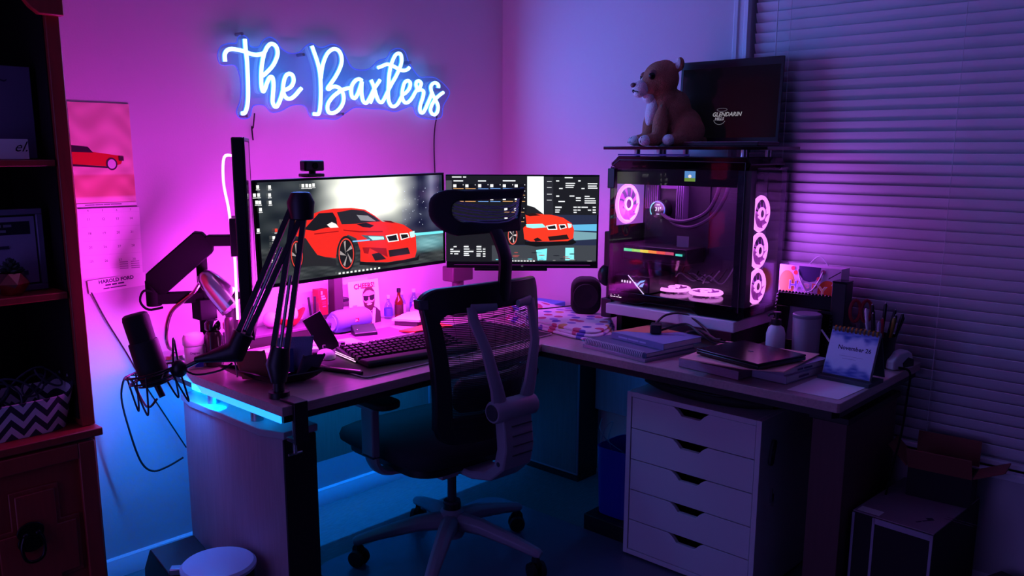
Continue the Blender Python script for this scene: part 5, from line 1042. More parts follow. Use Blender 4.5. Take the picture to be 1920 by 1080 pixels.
pt = Print(.0002); pt.grid(-.074, 0, .074, .138, 30, 26, cloudy); pt.text('November 26', -.044, .082, .0185, (44, 44, 84), .0004)
for k in range(2): pt.rect(-.035 + .012 * k, .062 - .008 * k, .04 - .02 * k, .0628 - .008 * k, (120, 122, 165))
pt.build('page_print', m_print, dc, (0, -.0518, .018), (-tilt, 0, 0))
b = MB()
for k in range(11):
    x = -.066 + k * .0132; b.tube([(x, .008 * math.cos(t_), .152 + .010 * math.sin(t_)) for t_ in [2 * math.pi * i / 10 for i in range(10)]], .0012, 5, closed=True); b.tube([(x + .003, .008 * math.cos(t_), .152 + .010 * math.sin(t_)) for t_ in [2 * math.pi * i / 10 for i in range(10)]], .0012, 5, closed=True)
b.build('gold_rings', m_gold, dc)
dv = thing('tape_dispenser', 'small rounded white and black dispenser at the desk end by the blind', 'dispenser', (-.16, -1.94, DZ + .0005), R(-20))
MB().prism([(-.045, 0), (-.045, .03), (-.02, .055), (.02, .062), (.04, .05), (.05, .02), (.05, 0)], -.018, .018, 'y').build('shell', m_white, dv, bevel=.006, seg=3)
MB().prism([(.0, .006), (-.005, .022), (.02, .04), (.049, .03), (.05, .006)], -.0195, .0195, 'y').build('mouth', m_black, dv, bevel=.003)
onecable('drooping_cable', 'black cable drooping off the end of the desk return', [(-.19, -1.95, DZ + .01), (-.17, -1.98, .75), (-.19, -1.985, .68), (-.20, -1.98, .55), (-.20, -1.96, .42), (-.22, -1.95, .30)], .004, m_cord)

# ------------------------------------------------------------------ computer tower
pc = thing('computer_tower', 'black glass-sided computer tower with glowing pink fans', 'computer', (-.20, -1.175, .8665))
T = lambda n, f, m=m_black, bev=0, **k: f.build(n, m, pc, bevel=bev, **k)
T('chassis_bottom', MB().prism([(-.29, .012), (-.29, .05), (.29, .05), (.29, .022), (.265, .008), (.15, .008), (.12, .018), (-.08, .018), (-.11, .0), (-.27, .0)], -.128, .13, 'x'), m_gloss, .003)
T('foot', MB().bb(-.10, .10, -.26, -.14, 0, .012), m_black, .003); T('foot', MB().bb(-.10, .10, .16, .25, 0, .012), m_black, .003)
T('chassis_top', MB().prism([(-.265, .52), (-.29, .54), (-.275, .566), (.26, .566), (.29, .54), (.29, .53), (.25, .52)], -.13, .13, 'x'), m_gloss, .003)
T('front_pillar', MB().bb(-.132, -.095, -.295, -.245, .05, .52)); T('front_pillar', MB().bb(.095, .13, -.295, -.245, .05, .52))
T('rear_pillar', MB().bb(-.13, -.112, .272, .29, .05, .525)); T('rear_pillar', MB().bb(.095, .13, .272, .29, .05, .525))
T('motherboard_tray', MB().bb(.088, .094, -.245, .275, .05, .52), mat('tray_violet_grey', (44, 38, 56), .5))
T('right_panel', MB().bb(.124, .13, -.245, .272, .05, .52))
T('rear_panel', MB().bb(-.112, .095, .285, .29, .03, .30).bb(-.112, .095, .285, .29, .465, .53))
T('side_glass', MB().bb(-.1365, -.1335, -.27, .285, .03, .545), m_smoke, smooth=0)
T('glass_edge', MB().tube([(-.135, -.272, .03), (-.135, -.272, .547), (-.135, .25, .552), (-.135, .287, .525), (-.135, .287, .03)], .0018, 6), m_greyd)
T('front_glass', MB().bb(-.10, .13, -.303, -.299, .035, .53), m_smoke, smooth=0)
T('top_glass', MB().prism([(-.13, -.345), (.12, -.345), (.12, .33), (-.13, .33)], .590, .602, 'z'), m_gloss, .002)
for yy in (-.24, .20, .10): [T('standoff', MB().cyl((xx, yy, .566), (xx, yy, .590), .011), m_steel) for xx in (-.09, .09)]
T('top_light_bar', MB().bb(-.1305, -.129, -.05, .26, .568, .574), mat('bluish_bar', (90, 90, 170), .2, .6))
def fan(name, loc, rot, r=.06, blades=9):
    f = MB().tube([(r * .95 * math.cos(a), r * .95 * math.sin(a), 0) for a in [2 * math.pi * i / 32 for i in range(32)]], [(.0065, .008)] * 32, 8, closed=True).build('fan', m_fanglow, pc, loc=loc, rot=rot)
    b = MB()
    for k in range(blades):
        a = 2 * math.pi * k / blades; e = []
        for q, w_ in ((.32, .30), (.6, .30), (.88, .26)):
            for sg in (-1, 1): e.append((r * q * math.cos(a + sg * w_ + q * .5), r * q * math.sin(a + sg * w_ + q * .5), sg * .006))
        b.add(e, [(0, 1, 3, 2), (2, 3, 5, 4)])
    b.build('blades', mat('fan_blade_pink', (190, 120, 200), .35, em=(200, 70, 200), es=.3), f, smooth=60)
    MB().tube([(r * .30 * math.cos(a), r * .30 * math.sin(a), .004) for a in [2 * math.pi * i / 24 for i in range(24)]], .0055, 8, closed=True).build('hub_ring', m_fanglow, f)
    MB().cyl((0, 0, -.004), (0, 0, .006), r * .25, n=20).build('hub', mat('fan_hub_plum', (70, 35, 80), .4), f)
    return f
for z_ in (.370, .240, .112): fan('f', (-.012, -.275, z_), (R(90), 0, 0))
fan('f', (-.047, .268, .383), (R(90), 0, 0), .074)
fan('f', (.02, .085, .062), (0, 0, 0)); fan('f', (.02, -.055, .062), (0, 0, 0))
T('fan_bracket', MB().bb(-.085, -.078, -.262, -.252, .05, .44).bb(.054, .061, -.262, -.252, .05, .44), mat('bracket_violet', (90, 60, 110), .4))
# motherboard and parts
T('motherboard', MB().bb(.080, .0875, -.02, .265, .20, .50), mat('pcb_dark', (26, 20, 36), .5, noise=.5, nscale=60))
T('heatsink', MB().bb(.06, .08, .20, .26, .36, .49).bb(.062, .08, .10, .19, .44, .495), mat('violet_alloy', (120, 90, 140), .35, .6), .003)
b = MB()
for k in range(6): b.bb(.058, .063, .205 + k * .009, .209 + k * .009, .365, .485)
T('heatsink_fins', b, m_greyd)
pm = MB().cyl((.079, .18, .361), (.035, .18, .361), .036, n=32).build('cooler_pump', m_black, pc)
pt = Print(.0003); pt.shape(ell(0, 0, .034, .034, 32), (14, 12, 26)).text('31°', -.0145, -.006, .021, (235, 245, 255), .0006).rect(-.008, .016, .008, .020, (210, 225, 245)).rect(-.007, -.020, .007, -.016, (190, 190, 230))
for k in range(30):
    a0_, a1_ = R(-40 + k * 8.7), R(-40 + k * 8.7 + 8); cc = (120, 235, 240) if k > 17 else (80, 110, 240)
    pt.shape([(.028 * math.cos(a0_), .028 * math.sin(a0_)), (.033 * math.cos(a0_), .033 * math.sin(a0_)), (.033 * math.cos(a1_), .033 * math.sin(a1_)), (.028 * math.cos(a1_), .028 * math.sin(a1_))], cc, layer=pt.k)
d_ = pt.build('pump_display', m_screen, pc, (0, 0, 0), (0, 0, R(-90))); d_.parent = pm; d_.location = (.0345, .18, .361)
for k in range(4): T('memory_module', MB().bb(.040, .08, .072 + k * .009, .077 + k * .009, .325, .455), mat('ram_grey', (110, 95, 130), .4, .4), .001)
for k in range(2): T('coolant_tube', MB().tube(smooth_path([(.04, .165 - .03 * k, .345 - .015 * k), (.02, .11 - .03 * k, .325 - .02 * k), (.02, .04 - .03 * k, .325 - .02 * k), (.02, -.04 - .03 * k, .36 - .01 * k), (.02, -.08 - .035 * k, .42), (.02, -.095 - .035 * k, .48)], 6), .0075, 8), mat('tube_sleeve', (60, 46, 70), .45))
T('radiator', MB().bb(-.07, .07, -.24, .15, .478, .505), m_black, .003)
gp = MB().bb(-.06, .079, -.01, .275, .165, .225).build('graphics_card', m_black, pc, bevel=.004)
pt = Print(.0003); ramp = [(90, 230, 150), (150, 235, 90), (235, 220, 70), (250, 150, 60), (240, 90, 80), (200, 80, 110)]
for k in range(24):
    c0 = ramp[min(5, k // 4)]; x = -.27 + k * .0095; pt.shape([(x, .0), (x + .0095, -.0002), (x + .0095, .011), (x, .011)], c0, layer=1)
pt.rect(-.03, .0, .0, .008, (80, 220, 190))
d_ = pt.build('rgb_strip', m_screen, pc, (-.0605, 0, .2), (0, 0, R(-90))); d_.parent = gp
d_ = MB().bb(-.062, -.0605, -.02, .03, .235, .275).build('power_plug_cover', mat('pale_plate', (150, 150, 150), .4), pc); d_.parent = gp
d_ = MB().bb(-.058, .075, .0, .27, .1605, .1648).build('card_shroud', m_greyd, pc); d_.parent = gp
# shroud with emblem
T('power_shroud', MB().bb(-.115, .085, .11, .27, .051, .115), m_black, .003)
T('light_rod', MB().tube([(-.119, .205, .115), (-.119, .13, .048)], .002, 6), mat('white_rod', (255, 250, 255), .4, em=(235, 225, 255), es=1.2))
pt = Print(.0003); pt.shape([(-.03, .010), (-.012, .006), (-.02, -.002), (-.008, .004), (.006, .016), (.028, .020), (.02, .012), (.006, .008), (-.004, -.004), (-.012, -.010), (-.016, -.004)], (110, 190, 255)).shape([(.0, -.008), (.016, -.008), (.024, .010), (.012, .004), (.004, -.002)], (110, 180, 255))
pt.words(-.082, .002, .009, (.006, .007, .006, .007), (240, 230, 250))
pt.build('emblem', m_screen, pc, (-.1165, .155, .083), (0, 0, R(-90)))
pt = Print(.0003)
for k in range(4): pt.rect(.0 + k * .014, .0, .011 + k * .014, .002, (255, 245, 255))
for k in range(3): pt.shape(ell(.004 + k * .018, .008, .002, .002, 8), (255, 245, 255))
pt.build('port_lights', m_screen, pc, (-.1285, .28, .026), (0, 0, R(-90)))
for k in range(5):
    a = .05 - .03 * k; T('internal_cable', MB().tube(smooth_path([(.07, a + .05, .16 - .01 * k), (.02, a + .03, .11 + .02 * math.sin(k)), (-.01, a - .01, .13), (.02, a - .05, .10), (.07, a - .07, .12 + .01 * k)], 5), .0028, 6), m_cord if k % 2 else m_grey)
T('vent_grille', MB().bb(.0845, .0875, -.20, -.08, .08, .18), m_greyd)
pt = Print(.0004)   # the little status display clipped inside the top
pt.rect(-.022, -.018, .022, .018, (90, 150, 200)).rect(-.022, -.018, .022, -.006, (110, 150, 60)).shape(ell(0, .0, .007, .006, 10), (240, 240, 220))
pt.build('status_display', m_screen, pc, (-.128, -.055, .497), (0, 0, R(-90)))
T('upper_liner', MB().bb(-.126, -.124, -.24, .262, .462, .52), mat('liner_black', (11, 11, 15), .3))
T('glass_clip', MB().bb(-.146, -.1365, .262, .295, .445, .52), m_greyd, .003)
light('fan_glow', 'AREA', (.05, -.312, .24), .95, (.55, .10, 1), (.06, .38), to=(.5, -1, 0)).parent = pc
light('case_glow', 'AREA', (-.02, .0, .47), 1.3, (.8, .16, 1), (.14, .4), to=(0, 0, -1)).parent = pc
light('fan_spot', 'POINT', (-.05, .22, .38), .5, (.9, .3, 1), (.03,)).parent = pc

# ------------------------------------------------------------------ laptop and plush on the tower
TZ = .8665 + .6025
lt2 = thing('open_laptop', 'open black laptop with a small white logo on its screen atop the tower', 'laptop', (-.13, -1.235, TZ)); 
MB().bb(-.25 + .13, .04, -.21, .19, .0005, .014).build('base', m_lb, lt2, bevel=.002)
MB().bb(-.121, .038, -.2105, .19, .0142, .0158).build('base_edge', mat('silver_edge', (170, 160, 180), .3, .8), lt2)
ld = MB().box((0, 0, .152), (.009, .415, .30)).build('lid', m_gloss, lt2, bevel=.003, loc=(.035, 0, .012), rot=(0, R(3), 0))
f_ = MB(); f_.bb(-.0058, -.0046, -.2075, .2075, .275, .302).bb(-.0058, -.0046, -.2075, .2075, .002, .02).bb(-.0058, -.0046, -.2075, -.198, .02, .275).bb(-.0058, -.0046, .198, .2075, .02, .275)
d_ = f_.build('bezel', m_black, lt2); d_.parent = ld
pt = Print(.0003); pt.rect(-.198, .02, .198, .275, (9, 8, 15)).text('GLENDARIN', -.062, .098, .0215, (225, 220, 235), .0005, shear=.25).text('HILLS', -.05, .084, .0155, (215, 210, 230), .0006, shear=.2)
for a in range(14): t0, t1 = R(205 + a * 9), R(205 + a * 9 + 7); pt.shape([(-.03 + .026 * math.cos(t0), .095 + .026 * math.sin(t0)), (-.03 + .0275 * math.cos(t0), .095 + .0275 * math.sin(t0)), (-.03 + .0275 * math.cos(t1), .095 + .0275 * math.sin(t1)), (-.03 + .026 * math.cos(t1), .095 + .026 * math.sin(t1))], (200, 195, 215), layer=3)
for a in range(16): t0, t1 = R(a * 22.5), R(a * 22.5 + 20); pt.shape([(-.022 + .020 * math.cos(t0), .122 + .005 * math.sin(t0)), (-.022 + .022 * math.cos(t0), .122 + .0062 * math.sin(t0)), (-.022 + .022 * math.cos(t1), .122 + .0062 * math.sin(t1)), (-.022 + .020 * math.cos(t1), .122 + .005 * math.sin(t1))], (170, 165, 190), layer=3)
d_ = pt.build('screen_picture', m_screendim, lt2, (-.0047, 0, 0), (0, 0, R(-90))); d_.parent = ld

ps = thing('plush_lion', 'brown plush lion cub sitting on top of the computer tower', 'plush toy', (-.205, -1.045, TZ + .0005))
lx = Vector((-.82, .57, 0)).normalized(); ps.rotation_euler = (0, 0, math.atan2(lx.y, lx.x))
m_fur = mat('brown_plush', (178, 116, 88), .95, noise=.22, nscale=55, bump=.8, bscale=260); m_cream = mat('cream_plush', (238, 226, 224), .95, noise=.12, nscale=55, bump=.7, bscale=260)
# local x = the way it faces, local +y = towards the room side
b = MB()
def blob(c, r, rot=None): b.ball(c, r, 20, 14, Euler(rot).to_matrix() if rot else None)
blob((-.055, 0, .075), (.085, .075, .075)); blob((-.02, 0, .125), (.07, .066, .085), (0, R(-20), 0)); blob((.01, 0, .17), (.055, .055, .06))
blob((.03, .004, .245), (.068, .066, .066)); blob((.062, .004, .225), (.05, .05, .045)); blob((.015, .0, .275), (.045, .05, .04))
for s_ in (-1, 1):
    blob((.045, s_ * .05, .075), (.03, .03, .075), (0, R(-6), 0)); blob((.075, s_ * .055, .022), (.042, .031, .023))
    blob((-.06, s_ * .075, .055), (.062, .035, .055)); blob((-.01, s_ * .088, .024), (.05, .031, .024))
    blob((-.022, s_ * .055, .295), (.014, .026, .026))
blob((-.14, .02, .02), (.06, .016, .016))
bd_ = b.build('body', m_fur, ps, smooth=60); rm_ = bd_.modifiers.new('remesh', 'REMESH'); rm_.mode = 'VOXEL'; rm_.voxel_size = .0055; rm_.use_smooth_shade = True
sm_ = bd_.modifiers.new('smooth', 'SMOOTH'); sm_.factor = .5; sm_.iterations = 5
MB().ball((.105, .004, .212), (.034, .036, .028), 18, 12).ball((.115, .004, .19), (.02, .024, .014), 12, 8).ball((.088, .004, .236), (.024, .014, .02), 14, 10, Euler((0, R(35), 0)).to_matrix()).build('muzzle', m_cream, ps, smooth=60)
MB().ball((.138, .004, .221), (.010, .016, .009), 12, 8).build('nose', mat('plush_nose', (92, 52, 56), .6), ps)
MB().tube(smooth_path([(.128, -.018, .196), (.137, -.004, .199), (.138, .004, .204), (.137, .012, .199), (.128, .026, .196)], 4), .002, 6).build('mouth', m_blackm, ps)
for s_ in (-1, 1):
    MB().ball((.083, .004 + s_ * .045, .252), (.013, .010, .014), 14, 10).build('eye', mat('plush_eye', (18, 10, 10), .1), ps)
    MB().ball((.078, .004 + s_ * .043, .258), (.017, .009, .016), 14, 10).build('eye_patch', mat('eye_patch', (150, 110, 100), .95), ps)
    MB().ball((-.013, s_ * .058, .297), (.009, .019, .020), 12, 8).build('inner_ear', m_cream, ps)
    MB().ball((.103, s_ * .055, .02), (.026, .027, .02), 14, 10).build('front_paw', m_cream, ps, smooth=60)
    for q in (-1, 1): MB().tube([(.128, s_ * .055 + q * .009, .012), (.122, s_ * .055 + q * .009, .033)], .0016, 5).build('toe_stitch', mat('stitch', (60, 40, 50), .9), ps)
    MB().ball((.026, s_ * .09, .022), (.024, .027, .021), 14, 10).build('hind_paw', m_cream, ps, smooth=60)
MB().ball((.06, .0, .135), (.022, .032, .062), 16, 12, Euler((0, R(-12), 0)).to_matrix()).ball((.075, 0, .18), (.022, .03, .025), 14, 10).build('chest', m_cream, ps, smooth=60)

# ------------------------------------------------------------------ office chair
oc = thing('office_chair', 'black mesh office chair with a grey frame and headrest', 'office chair', (-1.053, -.753, .0038), R(-4))
K = lambda n, f, m=m_black, bev=0, **k: f.build(n, m, oc, bevel=bev, **k)
# base: hub, five legs, casters
K('hub', MB().lathe([(0, .09), (.04, .09), (.045, .10), (.042, .185), (.034, .195), (0, .195)], n=24), m_chairgrey)
base_ang = math.atan2(.202, -.264) - R(-4)
for k in range(5):
    a = base_ang + 2 * math.pi * k / 5; u = Vector((math.cos(a), math.sin(a), 0))
    leg = K('leg', MB().tube([u * .02 + Vector((0, 0, .15)), u * .12 + Vector((0, 0, .145)), u * .26 + Vector((0, 0, .115)), u * .335 + Vector((0, 0, .095)), u * .35 + Vector((0, 0, .09))], [(.036, .036), (.030, .030), (.022, .025), (.018, .022), (.012, .016)], 8, flat=(0, 0, 1)), m_chairgrey, .003, smooth=50)
    c = u * .332; w2 = Vector((-u.y, u.x, 0)); w2 = (w2 * .8 + u * .6).normalized()
    cs = K('caster', MB().cyl(c + Vector((0, 0, .058)), c + Vector((0, 0, .085)), .009).tube([c + w2 * .006 + Vector((0, 0, .058)), c - w2 * .006 + Vector((0, 0, .058))], .024, 14), m_black)
    for s_ in (-1, 1):
        d_ = MB().tube([c + w2 * s_ * .009 + Vector((0, 0, .031)), c + w2 * s_ * .013 + Vector((0, 0, .031)), c + w2 * s_ * .027 + Vector((0, 0, .031))], [.029, .031, .028], 22).build('wheel', m_blackm, oc); d_.parent = cs
K('gas_lift', MB().cyl((0, 0, .19), (0, 0, .40), .016).cyl((0, 0, .19), (0, 0, .225), .03), m_greyd)
K('lift_collar', MB().cyl((0, 0, .186), (0, 0, .215), .032, n=20), m_black)
K('tilt_mechanism', MB().prism([(-.14, .39), (-.12, .37), (.09, .37), (.12, .40), (.12, .415), (-.14, .415)], -.075, .075, 'x'), m_black, .008)
K('tilt_lever', MB().tube([(-.07, .05, .392), (-.2, .06, .388)], .006, 8).box((-.225, .062, .387), (.07, .026, .014)), m_black, .003)
K('tension_handle', MB().box((.17, -.04, .39), (.12, .03, .016)), m_chairgrey, .003); K('tilt_cover', MB().box((-.13, -.13, .40), (.07, .05, .03)), m_chairgrey, .003)
# seat
def seatf(u, v):
    a = 2 * math.pi * u; ex = .38
    rx, ry = .252, .275; cx = math.copysign(abs(math.cos(a)) ** ex, math.cos(a)); cy = math.copysign(abs(math.sin(a)) ** ex, math.sin(a))
    s_ = [.0, .55, .86, .97, 1.0, .99, .93, .80, 0][int(round(v * 8))]; z_ = [.478, .480, .482, .472, .452, .425, .412, .408, .408][int(round(v * 8))]
    y = cy * ry * s_; fr_ = max(0, y / ry)
    return (cx * rx * s_, y + .085, z_ + .018 - .03 * fr_ ** 3 * (1 if v < .6 else .4))
K('seat', MB().sheet(seatf, 48, 8), m_fabric, smooth=60)
K('seat_pan', MB().prism(rrect(.44, .48, .09, 5, 0, .08), .400, .426, 'z'), m_black, .003)
# back: curved frame with strands
def bp(x, z_):
    """point on the curved back surface"""
    t = (z_ - .5) / .55
    return Vector((x, -.275 + 1.9 * x * x + .05 * (1 - t) ** 2 - .03 * math.sin(math.pi * t), z_))
def contour(hw0, hw1, z0, z1, r, n=7):
    out = []
    def hw(z_): return hw0 + (hw1 - hw0) * (z_ - z0) / (z1 - z0)
    for i in range(9): t = -1 + 2 * i / 8; out.append((t * (hw1 - r), z1 + .012 * (1 - t * t)))
    for i in range(1, n): a = R(90 - 90 * i / n); out.append((hw1 - r + r * math.cos(a), z1 - r + r * math.sin(a)))
    for i in range(9): t = i / 8; z_ = z1 - r + (z0 + r - z1 + r) * t; out.append((hw(z_), z_))
    for i in range(1, n): a = R(0 - 90 * i / n); out.append((hw0 - r + r * math.cos(a), z0 + r + r * math.sin(a)))
    for i in range(9): t = 1 - 2 * i / 8; out.append((t * (hw0 - r), z0))
    for i in range(1, n): a = R(270 - 90 * i / n); out.append((-hw0 + r + r * math.cos(a), z0 + r + r * math.sin(a)))
    for i in range(9): t = i / 8; z_ = z0 + r + (z1 - z0 - 2 * r) * t; out.append((-hw(z_), z_))
    for i in range(1, n): a = R(180 - 90 * i / n); out.append((-hw1 + r + r * math.cos(a), z1 - r + r * math.sin(a)))
    return out
co, ci = contour(.195, .252, .52, 1.035, .06), contour(.155, .205, .585, .955, .035)
n = len(co); V = []; F = []
for P_, off in ((co, .004), (co, -.022), (ci, -.018), (ci, .004)):
    V += [bp(*p) + Vector((0, off, 0)) for p in P_]
for a in range(4):
    for j in range(n): F.append((a * n + j, a * n + (j + 1) % n, ((a + 1) % 4) * n + (j + 1) % n, ((a + 1) % 4) * n + j))
K('back_frame', MB().add(V, F), m_black, .005, smooth=50)
K('frame_corner', MB().add([bp(x, z_) + Vector((0, o_, 0)) for o_ in (.006, -.024) for x, z_ in ((-.252, .97), (-.23, .97), (-.23, 1.0), (-.252, 1.0))], [(0, 1, 2, 3), (7, 6, 5, 4), (0, 4, 5, 1), (1, 5, 6, 2), (2, 6, 7, 3), (3, 7, 4, 0)]), m_greyd, .003)
b = MB(); z_ = .583
def hwi(z_): return .158 + .05 * (z_ - .585) / .37
while z_ < .965:
    b.tube([bp(hwi(z_) * t, z_) + Vector((0, -.006, 0)) for t in (-1, -.75, -.5, -.25, 0, .25, .5, .75, 1)], [(.0017, .0008)] * 9, 4, flat=(0, 0, 1)); z_ += .0056
for k in range(9):
    x = (-.8 + .2 * k); b.tube([bp(x * hwi(zz), zz) + Vector((0, -.005, 0)) for zz in (.585, .7, .8, .9, .96)], .0007, 4)
K('back_mesh', b, mat('mesh_strand', (26, 22, 36), .7))['kind'] = 'stuff'
K('lower_bar', MB().tube([bp(x, .60) + Vector((0, -.012, 0)) for x in (-.16, -.08, 0, .08, .16)], [(.012, .02)] * 5, 8, flat=(0, 1, 0)), m_black)
K('lumbar_pad', MB().sheet(lambda u, v: bp((u - .5) * .30 * (1 - .15 * (2 * v - 1) ** 4), .625 + .115 * v) + Vector((0, .012, 0)), 18, 8, .03), m_blackm, .008, smooth=60)
# grey Y frame
yk = -.335
for s_ in (-1, 1):
    t0 = bp(s_ * .125, .965) + Vector((0, -.028, 0))
    K('yoke_arm', MB().tube([Vector((s_ * .055, yk, .655)), Vector((s_ * .072, yk - .004, .72)), Vector((s_ * .105, yk + .008, .85)), t0 + Vector((0, -.006, -.03)), t0 + Vector((0, .004, .012))], [(.030, .018), (.024, .015), (.018, .013), (.019, .012), (.017, .010)], 8, flat=(1, 0, 0)), m_chairgrey, 0, smooth=50)
    K('yoke_tab', MB().tube([t0 + Vector((0, .004, .005)), bp(s_ * .045, .972) + Vector((0, -.026, 0))], [(.017, .009), (.012, .008)], 8, flat=(0, 0, 1)), m_chairgrey, 0, smooth=50)
K('pivot_barrel', MB().tube([(-.088, yk, .645), (-.082, yk, .645), (.082, yk, .645), (.088, yk, .645)], [.032, .036, .036, .032], 24), m_chairgrey)
for s_ in (-1, 1): K('pivot_cap', MB().tube([(s_ * .0885, yk, .645), (s_ * .091, yk, .645)], [.027, .025], 24), m_greyd)
sp_ = [(yk - .018, .655), (yk - .03, .58), (yk - .036, .52), (yk - .022, .455), (yk + .04, .402), (yk + .13, .382), (yk + .27, .382), (yk + .27, .405), (yk + .14, .408), (yk + .07, .425), (yk + .022, .465), (yk + .008, .52), (yk + .016, .60), (yk + .018, .655)]
K('spine', MB().prism(sp_, -.062, .062, 'x'), m_chairgrey, .006)
for k in range(4): K('spine_groove', MB().box((.012, yk - .030 - .003 * k + (.006 if k == 3 else 0), .595 - .032 * k), (.085, .006, .0025)), m_greyd)
K('spine_screw', MB().tube([(-.063, yk + .0, .47), (-.0605, yk + .0, .47)], .008, 12), m_greyd)
# headrest
K('headrest_stem', MB().tube(smooth_path([(0, bp(0, 1.02).y - .012, .985), (0, bp(0, 1.04).y - .02, 1.06), (0, bp(0, 1.04).y - .022, 1.12), (0, bp(0, 1.05).y + .0, 1.17), (0, bp(0, 1.05).y + .02, 1.20)], 4), [(.026, .013)] * 17, 8, flat=(1, 0, 0)), m_black, 0, smooth=50)
hy = bp(0, 1.03).y + .015
def hp(x, z_): 
    t = (z_ - 1.18) / .13
    return Vector((x, hy + 3.0 * x * x + .05 * (1 - t) * 0 - .035 * (t - .2) ** 2, z_ + (1.1 * x * x if t > .5 else .9 * x * x)))
ho, hi_ = rrect(.375, .135, .058, 6, 0, 1.243), rrect(.285, .062, .028, 6, 0, 1.252)
V = []; F = []; n = len(ho)
for P_, off in ((ho, .010), (ho, -.016), (hi_, -.014), (hi_, .010)): V += [hp(*p) + Vector((0, off, 0)) for p in P_]
for a in range(4):
    for j in range(n): F.append((a * n + j, a * n + (j + 1) % n, ((a + 1) % 4) * n + (j + 1) % n, ((a + 1) % 4) * n + j))
K('headrest_frame', MB().add(V, F), mat('headrest_fabric', (24, 21, 34), .8, bump=.15, bscale=500), .008, seg=3, smooth=60)
b = MB(); z_ = 1.223
while z_ < 1.283:
    b.tube([hp(.143 * t, z_ + .004 * math.sin(z_ * 700)) + Vector((0, -.003, 0)) for t in (-1, -.7, -.35, 0, .35, .7, 1)], [(.0022, .0008)] * 7, 4, flat=(0, 0, 1)); z_ += .0058
K('headrest_mesh', b, mat('mesh_strand_pale', (170, 155, 185), .6))['kind'] = 'stuff'
# armrests
for s_ in (-1, 1):
    K('arm_bracket', MB().tube(smooth_path([(s_ * .12, .02, .395), (s_ * .22, .02, .392), (s_ * .285, .02, .405), (s_ * .315, .02, .44), (s_ * .318, .02, .47)], 5), [(.036, .014)] * 21, 8, flat=(0, 1, 0)), m_chairgrey, 0, smooth=50)
    K('arm_post', MB().box((s_ * .322, .02, .545), (.03, .066, .16)), m_chairgrey, .006)
    K('post_seam', MB().box((s_ * .322, .02, .464), (.0315, .0675, .004)), m_greyd)
    K('arm_head', MB().box((s_ * .318, .04, .632), (.05, .13, .016)), m_chairgrey, .004)
    K('arm_pad', MB().prism(rrect(.095, .26, .04, 6, s_ * .312, .035), .641, .664, 'z'), m_blackm, .006)
for o_ in oc.children:
    k_ = o_.name.split('.')[0]
    if k_.startswith(('back_', 'frame_corner', 'lower_bar', 'lumbar', 'yoke', 'pivot', 'headrest', 'spine')): o_.location.x = -.02
    if k_ in ('seat', 'seat_pan'): o_.location.x = -.03
tag(MB().prism([(p[0], p[1]) for p in rrect(.92, 1.45, .09, 6, -.99, -1.165)], .0006, .0035, 'z').build('chair_mat', mat('mat_plastic', (88, 104, 124), .32)), 'smooth blue-grey chair mat under the office chair', 'chair mat')

# ------------------------------------------------------------------ drawer unit
du = thing('drawer_unit', 'white five drawer unit with cut-out grips under the desk return', 'drawer unit', (-.36, -1.43, 0))
m_lam = mat('white_laminate', (212, 208, 214), .5)
DX, Y0, Y1 = -.600, -1.178, -1.690
body = MB(); body.bb(DX, -.13, Y1, Y1 + .018, .012, .62).bb(DX, -.13, Y0 - .018, Y0, .012, .62).bb(DX, -.13, Y1 + .018, Y0 - .018, .602, .62).bb(DX, -.13, Y1 + .018, Y0 - .018, .012, .03).bb(-.14, -.13, Y1 + .018, Y0 - .018, .03, .602)
body.build('body', m_lam, du, bevel=.001, world=True)
MB().bb(-.58, -.15, Y1 + .03, Y0 - .03, 0, .012).build('plinth', m_blackm, du, world=True)
h_ = (.602 - .03) / 5
for k in range(5):
    z0, z1 = .03 + k * h_ + .0015, .03 + (k + 1) * h_ - .0015; a, b_ = Y1 + .0205, Y0 - .0205; c = (a + b_) / 2
    pts = [(a, z0), (b_, z0), (b_, z1), (c + .068, z1), (c + .05, z1 - .012), (c + .035, z1 - .028), (c - .035, z1 - .028), (c - .05, z1 - .012), (c - .068, z1), (a, z1)]
    dr = MB().prism(pts, DX + .003, DX + .02, 'x').build('drawer', m_lam, du, bevel=.001, world=True)
    d_ = MB().bb(DX + .021, -.16, a, b_, z0 + .004, z1 - .035).build('drawer_box', m_blackm, du, world=True); d_.parent = dr
rc = thing('remote_control', 'small remote control stuck to the side of the drawer unit', 'remote', (-.525, Y1 - .001, .50))
MB().prism(rrect(.028, .085, .012, 4), -.010, -.0005, 'y').build('body', m_greyd, rc, bevel=.002, rot=(0, R(14), 0))
MB().tube([(.008 * math.cos(t_), -.0108, .008 * math.sin(t_)) for t_ in [2 * math.pi * i / 16 for i in range(16)]], .001, 5, closed=True).build('button_ring', m_grey, rc, rot=(0, R(14), 0))
hk = thing('reflection_bars', 'pair of small chrome bars standing in for reflections on the drawer unit side', 'reflection', (-.51, Y1 - .001, .355))  # chrome bars modelled in place of two bright reflections
MB().bb(-.006, -.002, -.008, 0, -.03, .02).build('glint_bar', m_chrome, hk); MB().bb(.005, .008, -.008, 0, -.045, .0).build('glint_bar', m_chrome, hk)
